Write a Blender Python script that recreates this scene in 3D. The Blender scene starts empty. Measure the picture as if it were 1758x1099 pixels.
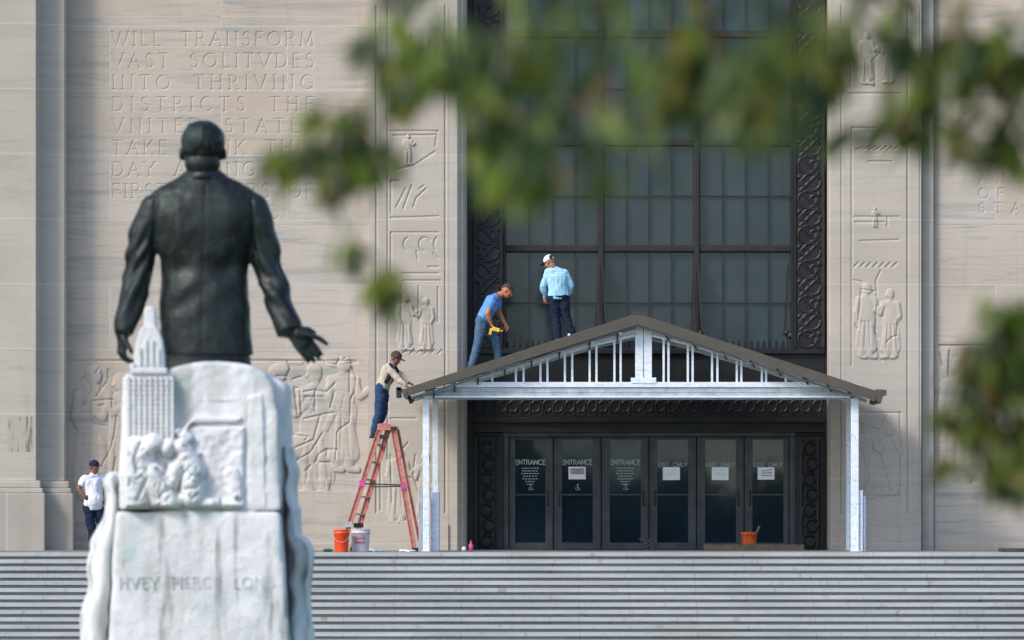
import bpy, bmesh, math, random
import numpy as np
from mathutils import Vector, Matrix, noise

random.seed(7)
np.random.seed(7)
R = math.radians
SC = bpy.context.scene
COL = SC.collection

# ------------------------------------------------------------------ camera
# metres; the facade wall is the plane Y = 0, the landing in front of the doors is Z = 0.
# A 300 mm class lens stands 160 m away, 1 m above landing height.
FPX = 6016.0          # focal length in pixels of the 728 px wide photograph
DIST = 160.0
FRAMING = 'photo'
cam_d = bpy.data.cameras.new('camera')
cam = bpy.data.objects.new('camera', cam_d)
COL.objects.link(cam)
SC.camera = cam
cam.location = (0, -DIST, 1.0)
cam.rotation_euler = (R(90), 0, 0)
cam_d.sensor_fit = 'HORIZONTAL'
cam_d.sensor_width = 36.0
cam_d.clip_end = 3000
cam_d.clip_start = 0.5
FW, FCX, FCY = (728.0, 364.0, 208.0) if FRAMING == 'photo' else (1758.0, 879.0, 549.5)
cam_d.lens = FPX / FW * 36.0
cam_d.shift_x = (FCX - 364.0) / FW
cam_d.shift_y = (334.0 - FCY) / FW
cam_d.dof.use_dof = True
cam_d.dof.focus_distance = 156.5
cam_d.dof.aperture_fstop = cam_d.lens / 1000 / 0.054

# ------------------------------------------------------------------ sky, sun, exposure
sun_dir = Vector((-0.60, -0.52, 0.62)).normalized()      # towards the sun
w = bpy.data.worlds.new('World')
SC.world = w
w.use_nodes = True
wn = w.node_tree
sky = wn.nodes.new('ShaderNodeTexSky')
sky.sky_type = 'NISHITA'
sky.sun_disc = False
sky.sun_elevation = math.asin(sun_dir.z)
sky.sun_rotation = math.atan2(sun_dir.x, sun_dir.y)
sky.air_density = 1.0
sky.dust_density = 1.2
tc_ = wn.nodes.new('ShaderNodeTexCoord')
cl_ = wn.nodes.new('ShaderNodeTexNoise')          # unseen cloud added for uneven window reflections, flattened towards the horizon
mp_ = wn.nodes.new('ShaderNodeMapping')
mp_.inputs['Scale'].default_value = (14, 14, 46)
wn.links.new(tc_.outputs['Generated'], mp_.inputs[0])
wn.links.new(mp_.outputs[0], cl_.inputs['Vector'])
cl_.inputs['Scale'].default_value = 1.0
cl_.inputs['Detail'].default_value = 6
mr_ = wn.nodes.new('ShaderNodeMapRange')
mr_.inputs[1].default_value = 0.40
mr_.inputs[2].default_value = 0.62
wn.links.new(cl_.outputs[0], mr_.inputs[0])
mxs = wn.nodes.new('ShaderNodeMix')
mxs.data_type = 'RGBA'
mxs.blend_type = 'MULTIPLY'
mxs.inputs[0].default_value = 1.0
mxc = wn.nodes.new('ShaderNodeMix')
mxc.data_type = 'RGBA'
mxc.inputs[6].default_value = (0.62, 0.76, 0.95, 1)
mxc.inputs[7].default_value = (1.35, 1.25, 1.15, 1)
wn.links.new(mr_.outputs[0], mxc.inputs[0])
wn.links.new(sky.outputs[0], mxs.inputs[6])
wn.links.new(mxc.outputs[2], mxs.inputs[7])
wn.links.new(mxs.outputs[2], wn.nodes['Background'].inputs[0])
wn.nodes['Background'].inputs[1].default_value = 0.15
sl = bpy.data.lights.new('sun', 'SUN')
sun = bpy.data.objects.new('sun', sl)
COL.objects.link(sun)
sl.energy = 1.75
sl.angle = R(14)
sl.color = (1.0, 0.92, 0.81)
sun.rotation_euler = sun_dir.to_track_quat('Z', 'Y').to_euler()
SC.view_settings.view_transform = 'Standard'
SC.view_settings.look = 'None'
SC.view_settings.exposure = 0.68
SC.view_settings.gamma = 1.0
SC.render.engine = 'CYCLES'
SC.cycles.use_denoising = True
SC.cycles.max_bounces = 6


# ------------------------------------------------------------------ helpers
def X(px, Y=0.0):
    return (px - 364.0) / FPX * (Y + DIST)


def Z(py, Y=0.0):
    return 1.0 + (334.0 - py) / FPX * (Y + DIST)


def P(px, py, Y=0.0):
    return Vector((X(px, Y), Y, Z(py, Y)))


def M(px, Y=0.0):        # a length in photo pixels, in metres at depth Y
    return px / FPX * (Y + DIST)


def tag(o, label=None, cat=None, group=None, kind=None):
    if label: o['label'] = label
    if cat: o['category'] = cat
    if group: o['group'] = group
    if kind: o['kind'] = kind
    return o


def thing(name, label, cat, loc=(0, 0, 0), group=None):
    o = bpy.data.objects.new(name, None)
    COL.objects.link(o)
    o.location = loc
    return tag(o, label, cat, group)


def world_loc(o):
    l = Vector(o.location)
    while o.parent:
        o = o.parent
        l += Vector(o.location)
    return l


class MB:
    """collects vertices and faces in world coordinates, builds one object"""
    def __init__(s):
        s.v = []
        s.f = []

    def add(s, v, f):
        n = len(s.v)
        s.v += [tuple(p) for p in v]
        s.f += [tuple(i + n for i in q) for q in f]
        return s

    def box(s, x0, x1, y0, y1, z0, z1):
        v = [(x, y, z) for z in (z0, z1) for y in (y0, y1) for x in (x0, x1)]
        return s.add(v, [(0, 2, 3, 1), (4, 5, 7, 6), (0, 1, 5, 4), (2, 6, 7, 3), (0, 4, 6, 2), (1, 3, 7, 5)])

    def pbox(s, px0, px1, py0, py1, Y, depth):
        """box whose camera side is at Y and covers the given photo rectangle"""
        return s.box(X(px0, Y), X(px1, Y), Y, Y + depth, Z(py1, Y), Z(py0, Y))

    def prism(s, pts, y0, y1):
        """pts: (x, z) outline, extruded along Y"""
        a = sum(pts[i][0] * pts[(i + 1) % len(pts)][1] - pts[(i + 1) % len(pts)][0] * pts[i][1] for i in range(len(pts)))
        if a < 0: pts = pts[::-1]
        n = len(pts)
        v = [(x, y0, z) for x, z in pts] + [(x, y1, z) for x, z in pts]
        f = [tuple(range(n)), tuple(range(2 * n - 1, n - 1, -1))]
        f += [(i + n, (i + 1) % n + n, (i + 1) % n, i) for i in range(n)]
        return s.add(v, f)

    def bar(s, a, b, w, d, up=(0, 1, 0)):
        """rectangular bar from a to b, w wide across, d deep along 'up'"""
        a, b, up = Vector(a), Vector(b), Vector(up)
        t = (b - a).normalized()
        n = t.cross(up).normalized() * w / 2
        m = t.cross(n).normalized() * d / 2
        v = [a - n - m, a + n - m, a + n + m, a - n + m, b - n - m, b + n - m, b + n + m, b - n + m]
        return s.add(v, [(0, 3, 2, 1), (4, 5, 6, 7), (0, 1, 5, 4), (1, 2, 6, 5), (2, 3, 7, 6), (3, 0, 4, 7)])

    def loft(s, rings, n=16, cap=True):
        """rings: (centre, u, v) half axis vectors"""
        v = []
        for c, u, w_ in rings:
            c, u, w_ = Vector(c), Vector(u), Vector(w_)
            for i in range(n):
                a = 2 * math.pi * i / n
                v.append(c + u * math.cos(a) + w_ * math.sin(a))
        f = []
        for r in range(len(rings) - 1):
            for i in range(n):
                j = (i + 1) % n
                f.append((r * n + i, r * n + j, (r + 1) * n + j, (r + 1) * n + i))
        if cap:
            f.append(tuple(range(n - 1, -1, -1)))
            f.append(tuple((len(rings) - 1) * n + i for i in range(n)))
        return s.add(v, f)

    def tube(s, a, b, r0, r1=None, n=12):
        r1 = r0 if r1 is None else r1
        a, b = Vector(a), Vector(b)
        t = (b - a).normalized()
        u = t.orthogonal().normalized()
        w_ = t.cross(u)
        return s.loft([(a, u * r0, w_ * r0), (b, u * r1, w_ * r1)], n)

    def ball(s, c, rx, ry=None, rz=None, n=14, m=9, rot=None):
        ry = rx if ry is None else ry
        rz = rx if rz is None else rz
        rot = rot or Matrix.Identity(3)
        c = Vector(c)
        v = [c + rot @ Vector((0, 0, -rz))]
        for k in range(1, m):
            p = -math.pi / 2 + math.pi * k / m
            for i in range(n):
                a = 2 * math.pi * i / n
                v.append(c + rot @ Vector((rx * math.cos(p) * math.cos(a), ry * math.cos(p) * math.sin(a), rz * math.sin(p))))
        v.append(c + rot @ Vector((0, 0, rz)))
        f = [(0, 1 + (i + 1) % n, 1 + i) for i in range(n)]
        for k in range(m - 2):
            for i in range(n):
                j = (i + 1) % n
                f.append((1 + k * n + i, 1 + k * n + j, 1 + (k + 1) * n + j, 1 + (k + 1) * n + i))
        L = len(v) - 1
        b = 1 + (m - 2) * n
        f += [(L, b + i, b + (i + 1) % n) for i in range(n)]
        return s.add(v, f)

    def limb(s, pts, rad):
        for i in range(len(pts) - 1):
            s.tube(pts[i], pts[i + 1], rad[i], rad[i + 1])
        for p, r in zip(pts, rad):
            s.ball(p, r)
        return s

    def build(s, name, mat, parent=None, bevel=0, smooth=False):
        o = mesh_obj(name, s.v, s.f, mat, parent, smooth)
        if bevel:
            m = o.modifiers.new('bevel', 'BEVEL')
            m.width = bevel
            m.segments = 2
            m.limit_method = 'ANGLE'
        return o

    def melt(s, name, mat, parent=None, voxel=0.01, smooth=3, disp=None):
        """unite everything collected into ONE continuous skin"""
        me = bpy.data.meshes.new(name)
        me.from_pydata(s.v, [], s.f)
        t = bpy.data.objects.new(name, me)
        COL.objects.link(t)
        m = t.modifiers.new('r', 'REMESH')
        m.mode = 'VOXEL'
        m.voxel_size = voxel
        if smooth:
            m = t.modifiers.new('s', 'SMOOTH')
            m.iterations = smooth
            m.factor = 0.5
        dg = bpy.context.evaluated_depsgraph_get()
        ev = t.evaluated_get(dg)
        me2 = bpy.data.meshes.new_from_object(ev)
        bpy.data.objects.remove(t)
        bpy.data.meshes.remove(me)
        n = len(me2.vertices)
        co = np.empty(n * 3, 'f')
        me2.vertices.foreach_get('co', co)
        if disp:
            no = np.empty(n * 3, 'f')
            me2.vertex_normals.foreach_get('vector', no)
            co = co.reshape(-1, 3)
            co = co + no.reshape(-1, 3) * disp(co)[:, None]
        co = co.reshape(-1, 3)
        if parent is not None:
            co = co - np.array(world_loc(parent), 'f')
        me2.vertices.foreach_set('co', co.astype('f').ravel())
        me2.polygons.foreach_set('use_smooth', [True] * len(me2.polygons))
        me2.materials.clear()
        me2.materials.append(mat)
        me2.update()
        me2.name = name
        o = bpy.data.objects.new(name, me2)
        COL.objects.link(o)
        if parent is not None: o.parent = parent
        return o


def mesh_obj(name, v, f, mat, parent=None, smooth=False):
    me = bpy.data.meshes.new(name)
    if parent is not None:
        l = world_loc(parent)
        v = [(p[0] - l.x, p[1] - l.y, p[2] - l.z) for p in v]
    me.from_pydata(v, [], f)
    me.materials.append(mat)
    if smooth:
        me.polygons.foreach_set('use_smooth', [True] * len(me.polygons))
    me.update()
    o = bpy.data.objects.new(name, me)
    COL.objects.link(o)
    if parent is not None: o.parent = parent
    return o


def noise3(co, s, seed=0.0):
    """smooth value noise on an (n,3) array, in -1..1"""
    p = co * s + seed
    i = np.floor(p).astype(np.int64)
    f = p - i
    f = f * f * (3 - 2 * f)

    def h(a, b, c):
        n = (a * 73856093) ^ (b * 19349663) ^ (c * 83492791)
        n = (n ^ (n >> 13)) * 1274126177
        return ((n & 0xffff) / 32767.5) - 1
    r = 0
    for dx in (0, 1):
        for dy in (0, 1):
            for dz in (0, 1):
                wgt = (f[:, 0] if dx else 1 - f[:, 0]) * (f[:, 1] if dy else 1 - f[:, 1]) * (f[:, 2] if dz else 1 - f[:, 2])
                r = r + wgt * h(i[:, 0] + dx, i[:, 1] + dy, i[:, 2] + dz)
    return r


# ------------------------------------------------------------------ materials
class NT:
    def __init__(s, name):
        s.m = bpy.data.materials.new(name)
        s.m.use_nodes = True
        s.t = s.m.node_tree
        s.b = s.t.nodes['Principled BSDF']

    def n(s, typ, ins=None, **kw):
        x = s.t.nodes.new(typ)
        for k, v in kw.items(): setattr(x, k, v)
        for k, v in (ins or {}).items(): s.put(x.inputs[k], v)
        return x

    def put(s, sock, v):
        if hasattr(v, 'is_output'):
            s.t.links.new(v, sock)
        else:
            if sock.type == 'RGBA' and len(v) == 3: v = (*v, 1)
            sock.default_value = v

    def mix(s, fac, a, b, mode='MIX'):
        x = s.t.nodes.new('ShaderNodeMix')
        x.data_type = 'RGBA'
        x.blend_type = mode
        s.put(x.inputs[0], fac)
        s.put(x.inputs[6], a)
        s.put(x.inputs[7], b)
        return x.outputs[2]

    def ramp(s, v, a, b, lo=0.0, hi=1.0):
        x = s.n('ShaderNodeMapRange', {0: v, 1: a, 2: b, 3: lo, 4: hi})
        return x.outputs[0]

    def pos(s, scale=(1, 1, 1), loc=(0, 0, 0), rot=(0, 0, 0), obj=False):
        if obj:
            g = s.n('ShaderNodeTexCoord').outputs['Object']
        else:
            g = s.n('ShaderNodeNewGeometry').outputs['Position']
        mp = s.n('ShaderNodeMapping', {0: g, 1: loc, 2: rot, 3: scale})
        return mp.outputs[0]

    def noise(s, vec, scale, detail=4, dist=0.0, rough=0.55):
        return s.n('ShaderNodeTexNoise', {'Vector': vec, 'Scale': scale, 'Detail': detail, 'Distortion': dist, 'Roughness': rough}).outputs[0]

    def bump(s, h, strength=0.3, dist=0.02):
        b = s.n('ShaderNodeBump', {'Strength': strength, 'Distance': dist, 'Height': h})
        s.put(s.b.inputs['Normal'], b.outputs[0])

    def fin(s, col, rough=0.6, metal=0.0, spec=0.5):
        s.put(s.b.inputs['Base Color'], col)
        s.put(s.b.inputs['Roughness'], rough)
        s.put(s.b.inputs['Metallic'], metal)
        s.put(s.b.inputs['Specular IOR Level'], spec)
        return s.m


def plain(name, col, rough=0.6, metal=0.0, var=0.25, scale=8.0, bump=0.15, spec=0.5, dist=0.01):
    t = NT(name)
    p = t.pos(obj=True)
    n = t.noise(p, scale, 5)
    c2 = tuple(c * (1 - var) for c in col)
    c3 = tuple(min(1, c * (1 + var)) for c in col)
    c = t.mix(t.ramp(n, 0.3, 0.7), c2, c3)
    if bump: t.bump(t.noise(p, scale * 4, 4), bump, dist)
    return t.fin(c, rough, metal, spec)


def limestone(name, base, alt, vein=0.5, rows=1.2234, width=3.35, shift=0.0, zoff=-0.122, stain=0.5):
    t = NT(name)
    g = t.n('ShaderNodeNewGeometry').outputs['Position']
    sep = t.n('ShaderNodeSeparateXYZ', {0: g})
    cx = t.n('ShaderNodeCombineXYZ', {0: t.n('ShaderNodeMath', {0: sep.outputs[0], 1: shift}, operation='ADD').outputs[0],
                                      1: t.n('ShaderNodeMath', {0: sep.outputs[2], 1: zoff + rows * 40}, operation='ADD').outputs[0]})
    br = t.n('ShaderNodeTexBrick', {'Vector': cx.outputs[0], 'Color1': (0, 0, 0), 'Color2': (1, 1, 1), 'Mortar': (0.5, 0.5, 0.5),
                                    'Scale': 1.0, 'Mortar Size': 0.011, 'Mortar Smooth': 0.3, 'Bias': 0.0, 'Brick Width': width, 'Row Height': rows})
    br.offset = 0.37
    br.offset_frequency = 2
    blk = t.n('ShaderNodeSeparateColor', {0: br.outputs[0]}).outputs[0]
    col = t.mix(blk, base, alt)
    # soft clouds
    cl = t.noise(t.pos((1, 1, 1)), 0.7, 5, 0.4)
    col = t.mix(t.ramp(cl, 0.35, 0.7, 0, 0.45), col, tuple(c * 0.80 for c in base))
    # drifting grey veins, each block with its own slant
    off = t.n('ShaderNodeVectorMath', {0: g, 1: t.n('ShaderNodeCombineXYZ', {0: blk, 2: t.n('ShaderNodeMath', {0: blk, 1: 9.0}, operation='MULTIPLY').outputs[0]}).outputs[0]}, operation='ADD').outputs[0]
    mp = t.n('ShaderNodeMapping', {0: off, 2: (0, R(7), 0), 3: (0.33, 1, 3.2)}).outputs[0]
    v1 = t.noise(mp, 1.0, 6, 1.1, 0.6)
    vv = t.ramp(v1, 0.52, 0.66, 0, vein)
    col = t.mix(vv, col, (0.27, 0.285, 0.28))
    mp2 = t.n('ShaderNodeMapping', {0: off, 2: (0, R(4), 0), 3: (0.8, 1, 14)}).outputs[0]
    v2 = t.noise(mp2, 1.0, 4, 0.6)
    col = t.mix(t.ramp(v2, 0.54, 0.70, 0, vein * 0.65), col, (0.27, 0.27, 0.25))
    # rain marks
    mp3 = t.pos((3.0, 3.0, 0.25))
    v3 = t.noise(mp3, 1.0, 5, 0.5)
    col = t.mix(t.ramp(v3, 0.56, 0.78, 0, stain), col, (0.27, 0.235, 0.18))
    # pale joints
    col = t.mix(t.n('ShaderNodeMath', {0: br.outputs['Fac'], 1: 0.55}, operation='MULTIPLY').outputs[0], col, (0.60, 0.58, 0.55))
    grain = t.noise(t.pos(), 45, 6)
    col = t.mix(t.ramp(grain, 0.3, 0.7, 0.0, 0.16), col, (0.2, 0.18, 0.15))
    t.bump(t.n('ShaderNodeMath', {0: t.noise(t.pos(), 30, 5), 1: v2}, operation='ADD').outputs[0], 0.22, 0.012)
    return t.fin(col, 0.85, 0, 0.25)


WALL_BASE = (0.52, 0.43, 0.345)
MAT_WALL = limestone('limestone wall', WALL_BASE, (0.54, 0.485, 0.43), 0.65, shift=7.6, stain=.3)
MAT_PIER = limestone('limestone pier', (0.47, 0.415, 0.35), (0.50, 0.455, 0.395), 0.3, width=30, shift=11, stain=0.35)
MAT_JAMB = limestone('limestone jamb', (0.50, 0.44, 0.375), (0.54, 0.48, 0.42), 0.25, width=40, shift=17, stain=0.22)
MAT_PLINTH = limestone('limestone plinth', (0.37, 0.335, 0.29), (0.42, 0.38, 0.33), 0.3, rows=2.6, width=4, zoff=0.6, stain=0.5)


def marble_mat():
    t = NT('weathered marble')
    c = (0.78, 0.775, 0.79)
    n1 = t.noise(t.pos(), 1.6, 6, 0.8)
    col = t.mix(t.ramp(n1, 0.42, 0.75, 0, 0.6), c, (0.50, 0.525, 0.52))
    n2 = t.noise(t.pos((2.6, 2.6, 0.45)), 1.8, 6, 0.3)
    col = t.mix(t.ramp(n2, 0.52, 0.74, 0, 0.75), col, (0.33, 0.34, 0.29))
    n3 = t.noise(t.pos((4.5, 4.5, 0.55), (3, 1, 2)), 1.3, 6)
    sep = t.n('ShaderNodeSeparateXYZ', {0: t.n('ShaderNodeNewGeometry').outputs['Position']})
    low = t.ramp(sep.outputs[2], 1.1, 0.6, 0, 1)
    k = t.n('ShaderNodeMath', {0: t.ramp(n3, 0.56, 0.68, 0, 0.8), 1: low}, operation='MULTIPLY').outputs[0]
    col = t.mix(k, col, (0.07, 0.07, 0.06))
    n4 = t.noise(t.pos(), 2.3, 4, 0.5)
    col = t.mix(t.ramp(n4, 0.56, 0.68, 0, 0.55), col, (0.40, 0.57, 0.53))
    t.bump(t.noise(t.pos(), 16, 8, 0, .7), 0.7, 0.03)
    return t.fin(col, 0.7, 0, 0.3)


def bronze_mat():
    t = NT('patinated bronze')
    sep = t.n('ShaderNodeSeparateXYZ', {0: t.n('ShaderNodeNewGeometry').outputs['Position']})
    n1 = t.noise(t.pos(), 3.0, 6, 0.8)
    col = t.mix(t.ramp(n1, 0.35, 0.7), (0.013, 0.0145, 0.016), (0.030, 0.033, 0.034))
    n2 = t.noise(t.pos((1.6, 1.6, 1.1)), 4.2, 7, 1.2, 0.65)
    col = t.mix(t.ramp(n2, 0.48, 0.68, 0, 0.7), col, (0.022, 0.050, 0.042))
    n3 = t.noise(t.pos((4, 4, 0.8)), 3.0, 5)
    col = t.mix(t.ramp(n3, 0.58, 0.75, 0, 0.5), col, (0.06, 0.075, 0.07))
    t.bump(t.noise(t.pos(), 14, 6), 0.4, 0.02)
    return t.fin(col, t.ramp(n2, 0.4, 0.6, 0.36, 0.62), 0.55, 0.5)


def glass_mat(name, col, rough=0.06, wav=0.06):
    t = NT(name)
    n = t.noise(t.pos((1, 1, 0.6)), 0.9, 3, 0.5)
    c = t.mix(t.ramp(n, 0.3, 0.7), tuple(k * 0.7 for k in col), tuple(k * 1.3 for k in col))
    t.bump(t.noise(t.pos((1.2, 1, 0.8)), 1.2, 2), wav, 0.03)
    s_ = t.b.inputs['Specular Tint']
    s_.default_value = (0.60, 0.76, 0.95, 1)
    return t.fin(c, rough, 0, 0.62)


def steps_mat():
    t = NT('granite steps')
    n1 = t.noise(t.pos((0.5, 1, 5)), 1.0, 6, 0.4)
    col = t.mix(t.ramp(n1, 0.3, 0.7), (0.33, 0.35, 0.36), (0.50, 0.515, 0.525))
    n2 = t.noise(t.pos((0.35, 1, 1.5), (4, 0, 1)), 1.1, 6, 0.5)
    col = t.mix(t.ramp(n2, 0.52, 0.72, 0, 0.5), col, (0.23, 0.25, 0.17))
    n3 = t.noise(t.pos((3, 3, 1)), 2.2, 6)
    col = t.mix(t.ramp(n3, 0.60, 0.72, 0, 0.6), col, (0.16, 0.15, 0.12))
    g = t.n('ShaderNodeNewGeometry').outputs['Position']
    sep = t.n('ShaderNodeSeparateXYZ', {0: g})
    cx = t.n('ShaderNodeCombineXYZ', {0: sep.outputs[0], 1: t.n('ShaderNodeMath', {0: sep.outputs[2], 1: 126 * 0.1262 + 0.001}, operation='ADD').outputs[0]})
    br = t.n('ShaderNodeTexBrick', {'Vector': cx.outputs[0], 'Color1': (0, 0, 0), 'Color2': (1, 1, 1), 'Mortar': (.3, .3, .3), 'Scale': 1.0,
                                    'Mortar Size': 0.005, 'Brick Width': 2.1, 'Row Height': 0.1262})
    br.offset = 0.43
    col = t.mix(t.n('ShaderNodeMath', {0: t.n('ShaderNodeSeparateColor', {0: br.outputs[0]}).outputs[0], 1: 0.35}, operation='MULTIPLY').outputs[0], col, (0.42, 0.43, 0.46))
    col = t.mix(t.n('ShaderNodeMath', {0: br.outputs['Fac'], 1: 0.6}, operation='MULTIPLY').outputs[0], col, (0.10, 0.10, 0.09))
    chip = t.noise(t.pos((1, 1, 1)), 6.0, 6, 0, .7)
    col = t.mix(t.ramp(chip, 0.58, 0.68, 0, 0.5), col, (0.24, 0.24, 0.22))
    t.bump(t.noise(t.pos(), 22, 6), 0.35, 0.015)
    return t.fin(col, 0.8, 0, 0.3)


def galv_mat():
    t = NT('galvanised steel')
    v = t.n('ShaderNodeTexVoronoi', {'Vector': t.pos(), 'Scale': 22.0}).outputs['Color']
    k = t.n('ShaderNodeSeparateColor', {0: v}).outputs[0]
    col = t.mix(k, (0.70, 0.76, 0.84), (0.84, 0.89, 0.96))
    n = t.noise(t.pos((2, 2, 6)), 3, 5)
    col = t.mix(t.ramp(n, 0.5, 0.72, 0, 0.55), col, (0.48, 0.53, 0.58))
    t.bump(n, 0.1, 0.01)
    return t.fin(col, 0.45, 0.15, 0.5)


def leaf_mat():
    t = NT('leaves')
    g = t.n('ShaderNodeNewGeometry').outputs['Random Per Island']
    cr = t.n('ShaderNodeValToRGB', {0: g})
    e = cr.color_ramp.elements
    e[0].position = 0; e[0].color = (0.014, 0.030, 0.010, 1)
    e[1].position = 1; e[1].color = (0.16, 0.075, 0.03, 1)
    for p, c in ((0.3, (0.036, 0.062, 0.016)), (0.55, (0.085, 0.120, 0.022)), (0.8, (0.16, 0.22, 0.022)), (0.93, (0.16, 0.15, 0.025))):
        x = e.new(p)
        x.color = (*c, 1)
    t.fin(cr.outputs[0], 0.45, 0, 0.4)
    tr = t.n('ShaderNodeBsdfTranslucent', {'Color': t.mix(1.0, cr.outputs[0], (1.7, 1.8, 0.6), 'MULTIPLY')})
    mx = t.n('ShaderNodeMixShader', {0: 0.38, 1: t.b.outputs[0], 2: tr.outputs[0]})
    t.t.links.new(mx.outputs[0], t.t.nodes['Material Output'].inputs[0])
    return t.m


MAT_MARBLE = marble_mat()
MAT_BRONZE = bronze_mat()
MAT_PANE = glass_mat('window glass', (0.020, 0.032, 0.040), .10, .10)
MAT_DOORGLASS = glass_mat('door glass', (0.010, 0.020, 0.032), .03, .03)
MAT_DOORGLASS.node_tree.nodes['Principled BSDF'].inputs['Specular IOR Level'].default_value = 1.0
MAT_STEPS = steps_mat()
MAT_GALV = galv_mat()
MAT_LEAF = leaf_mat()
MAT_DARKBRONZE = plain('dark ornament bronze', (0.013, 0.0135, 0.017), 0.5, 0.3, 0.4, 5, 0.3)
MAT_PORTAL = plain('dark bronze panel', (0.013, 0.014, 0.016), 0.5, 0.3, 0.3, 3, 0.2)
MAT_MULLION = plain('bronze mullion', (0.028, 0.023, 0.024), 0.5, 0.3, 0.3, 5, 0.2)
MAT_DOORFRAME = plain('door metal', (0.050, 0.056, 0.062), 0.45, 0.3, 0.35, 4, 0.2)
MAT_ROOF = plain('painted roof metal', (0.085, 0.074, 0.056), 0.5, 0.1, 0.15, 3, 0.1)
MAT_WHITE = plain('white lettering', (0.38, 0.43, 0.44), 0.6, 0, 0.1)
MAT_PAPER = plain('paper', (0.90, 0.93, 0.95), 0.7, 0, 0.05)
MAT_PINKPAPER = plain('printed paper', (0.60, 0.42, 0.50), 0.7, 0, 0.3, 30)
MAT_INK = plain('ink', (0.16, 0.14, 0.20), 0.8, 0, 0.1)
MAT_BLACK = plain('black rubber', (0.02, 0.02, 0.022), 0.6)
MAT_FIBRE = plain('faded orange fibreglass', (0.50, 0.185, 0.145), 0.6, 0, 0.3, 12)
MAT_PINK = plain('pink sticker', (0.55, 0.07, 0.30), 0.5)
MAT_ALU = plain('aluminium', (0.55, 0.56, 0.58), 0.4, 0.7)
MAT_ORANGE = plain('orange plastic', (0.86, 0.075, 0.012), 0.4, 0, 0.06, 4)
MAT_ORANGE2 = plain('scuffed orange plastic', (0.75, 0.13, 0.03), 0.5, 0, 0.25, 14)
MAT_BUCKET = plain('white plastic', (0.62, 0.60, 0.66), 0.45, 0, 0.06, 4)
MAT_RED = plain('red print', (0.55, 0.05, 0.16), 0.5)
MAT_WOOD = plain('plywood', (0.16, 0.12, 0.075), 0.7, 0, 0.3, 9)
MAT_BARK = plain('bark', (0.07, 0.05, 0.04), 0.9, 0, 0.4, 20, 0.6)
MAT_SKIN_A = plain('sunburnt skin', (0.46, 0.17, 0.09), 0.55, 0, 0.12, 12, 0.05)
MAT_SKIN_B = plain('tanned skin', (0.34, 0.16, 0.09), 0.55, 0, 0.12, 12, 0.05)
MAT_SKIN_C = plain('brown skin', (0.17, 0.075, 0.04), 0.55, 0, 0.12, 12, 0.05)
MAT_HAIR = plain('dark hair', (0.06, 0.035, 0.02), 0.8, 0, 0.3, 40)


def cloth(name, col, rough=0.85, var=0.18):
    t = NT(name)
    p = t.pos(obj=True)
    n = t.noise(p, 9, 4, 0.6)
    c = t.mix(t.ramp(n, 0.3, 0.7), tuple(k * (1 - var) for k in col), tuple(min(1, k * (1 + var)) for k in col))
    t.bump(t.noise(t.pos((1, 1, 0.6), obj=True), 14, 3, 1.0), 0.5, 0.02)
    return t.fin(c, rough, 0, 0.2)


# ------------------------------------------------------------------ height fields (carved stone and cast bronze)
def seg_d(px, py, pts):
    d = np.full(px.shape, 1e9)
    for (x0, y0), (x1, y1) in zip(pts[:-1], pts[1:]):
        dx, dy = x1 - x0, y1 - y0
        L = dx * dx + dy * dy + 1e-9
        t = np.clip(((px - x0) * dx + (py - y0) * dy) / L, 0, 1)
        d = np.minimum(d, np.hypot(px - x0 - t * dx, py - y0 - t * dy))
    return d


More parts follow.
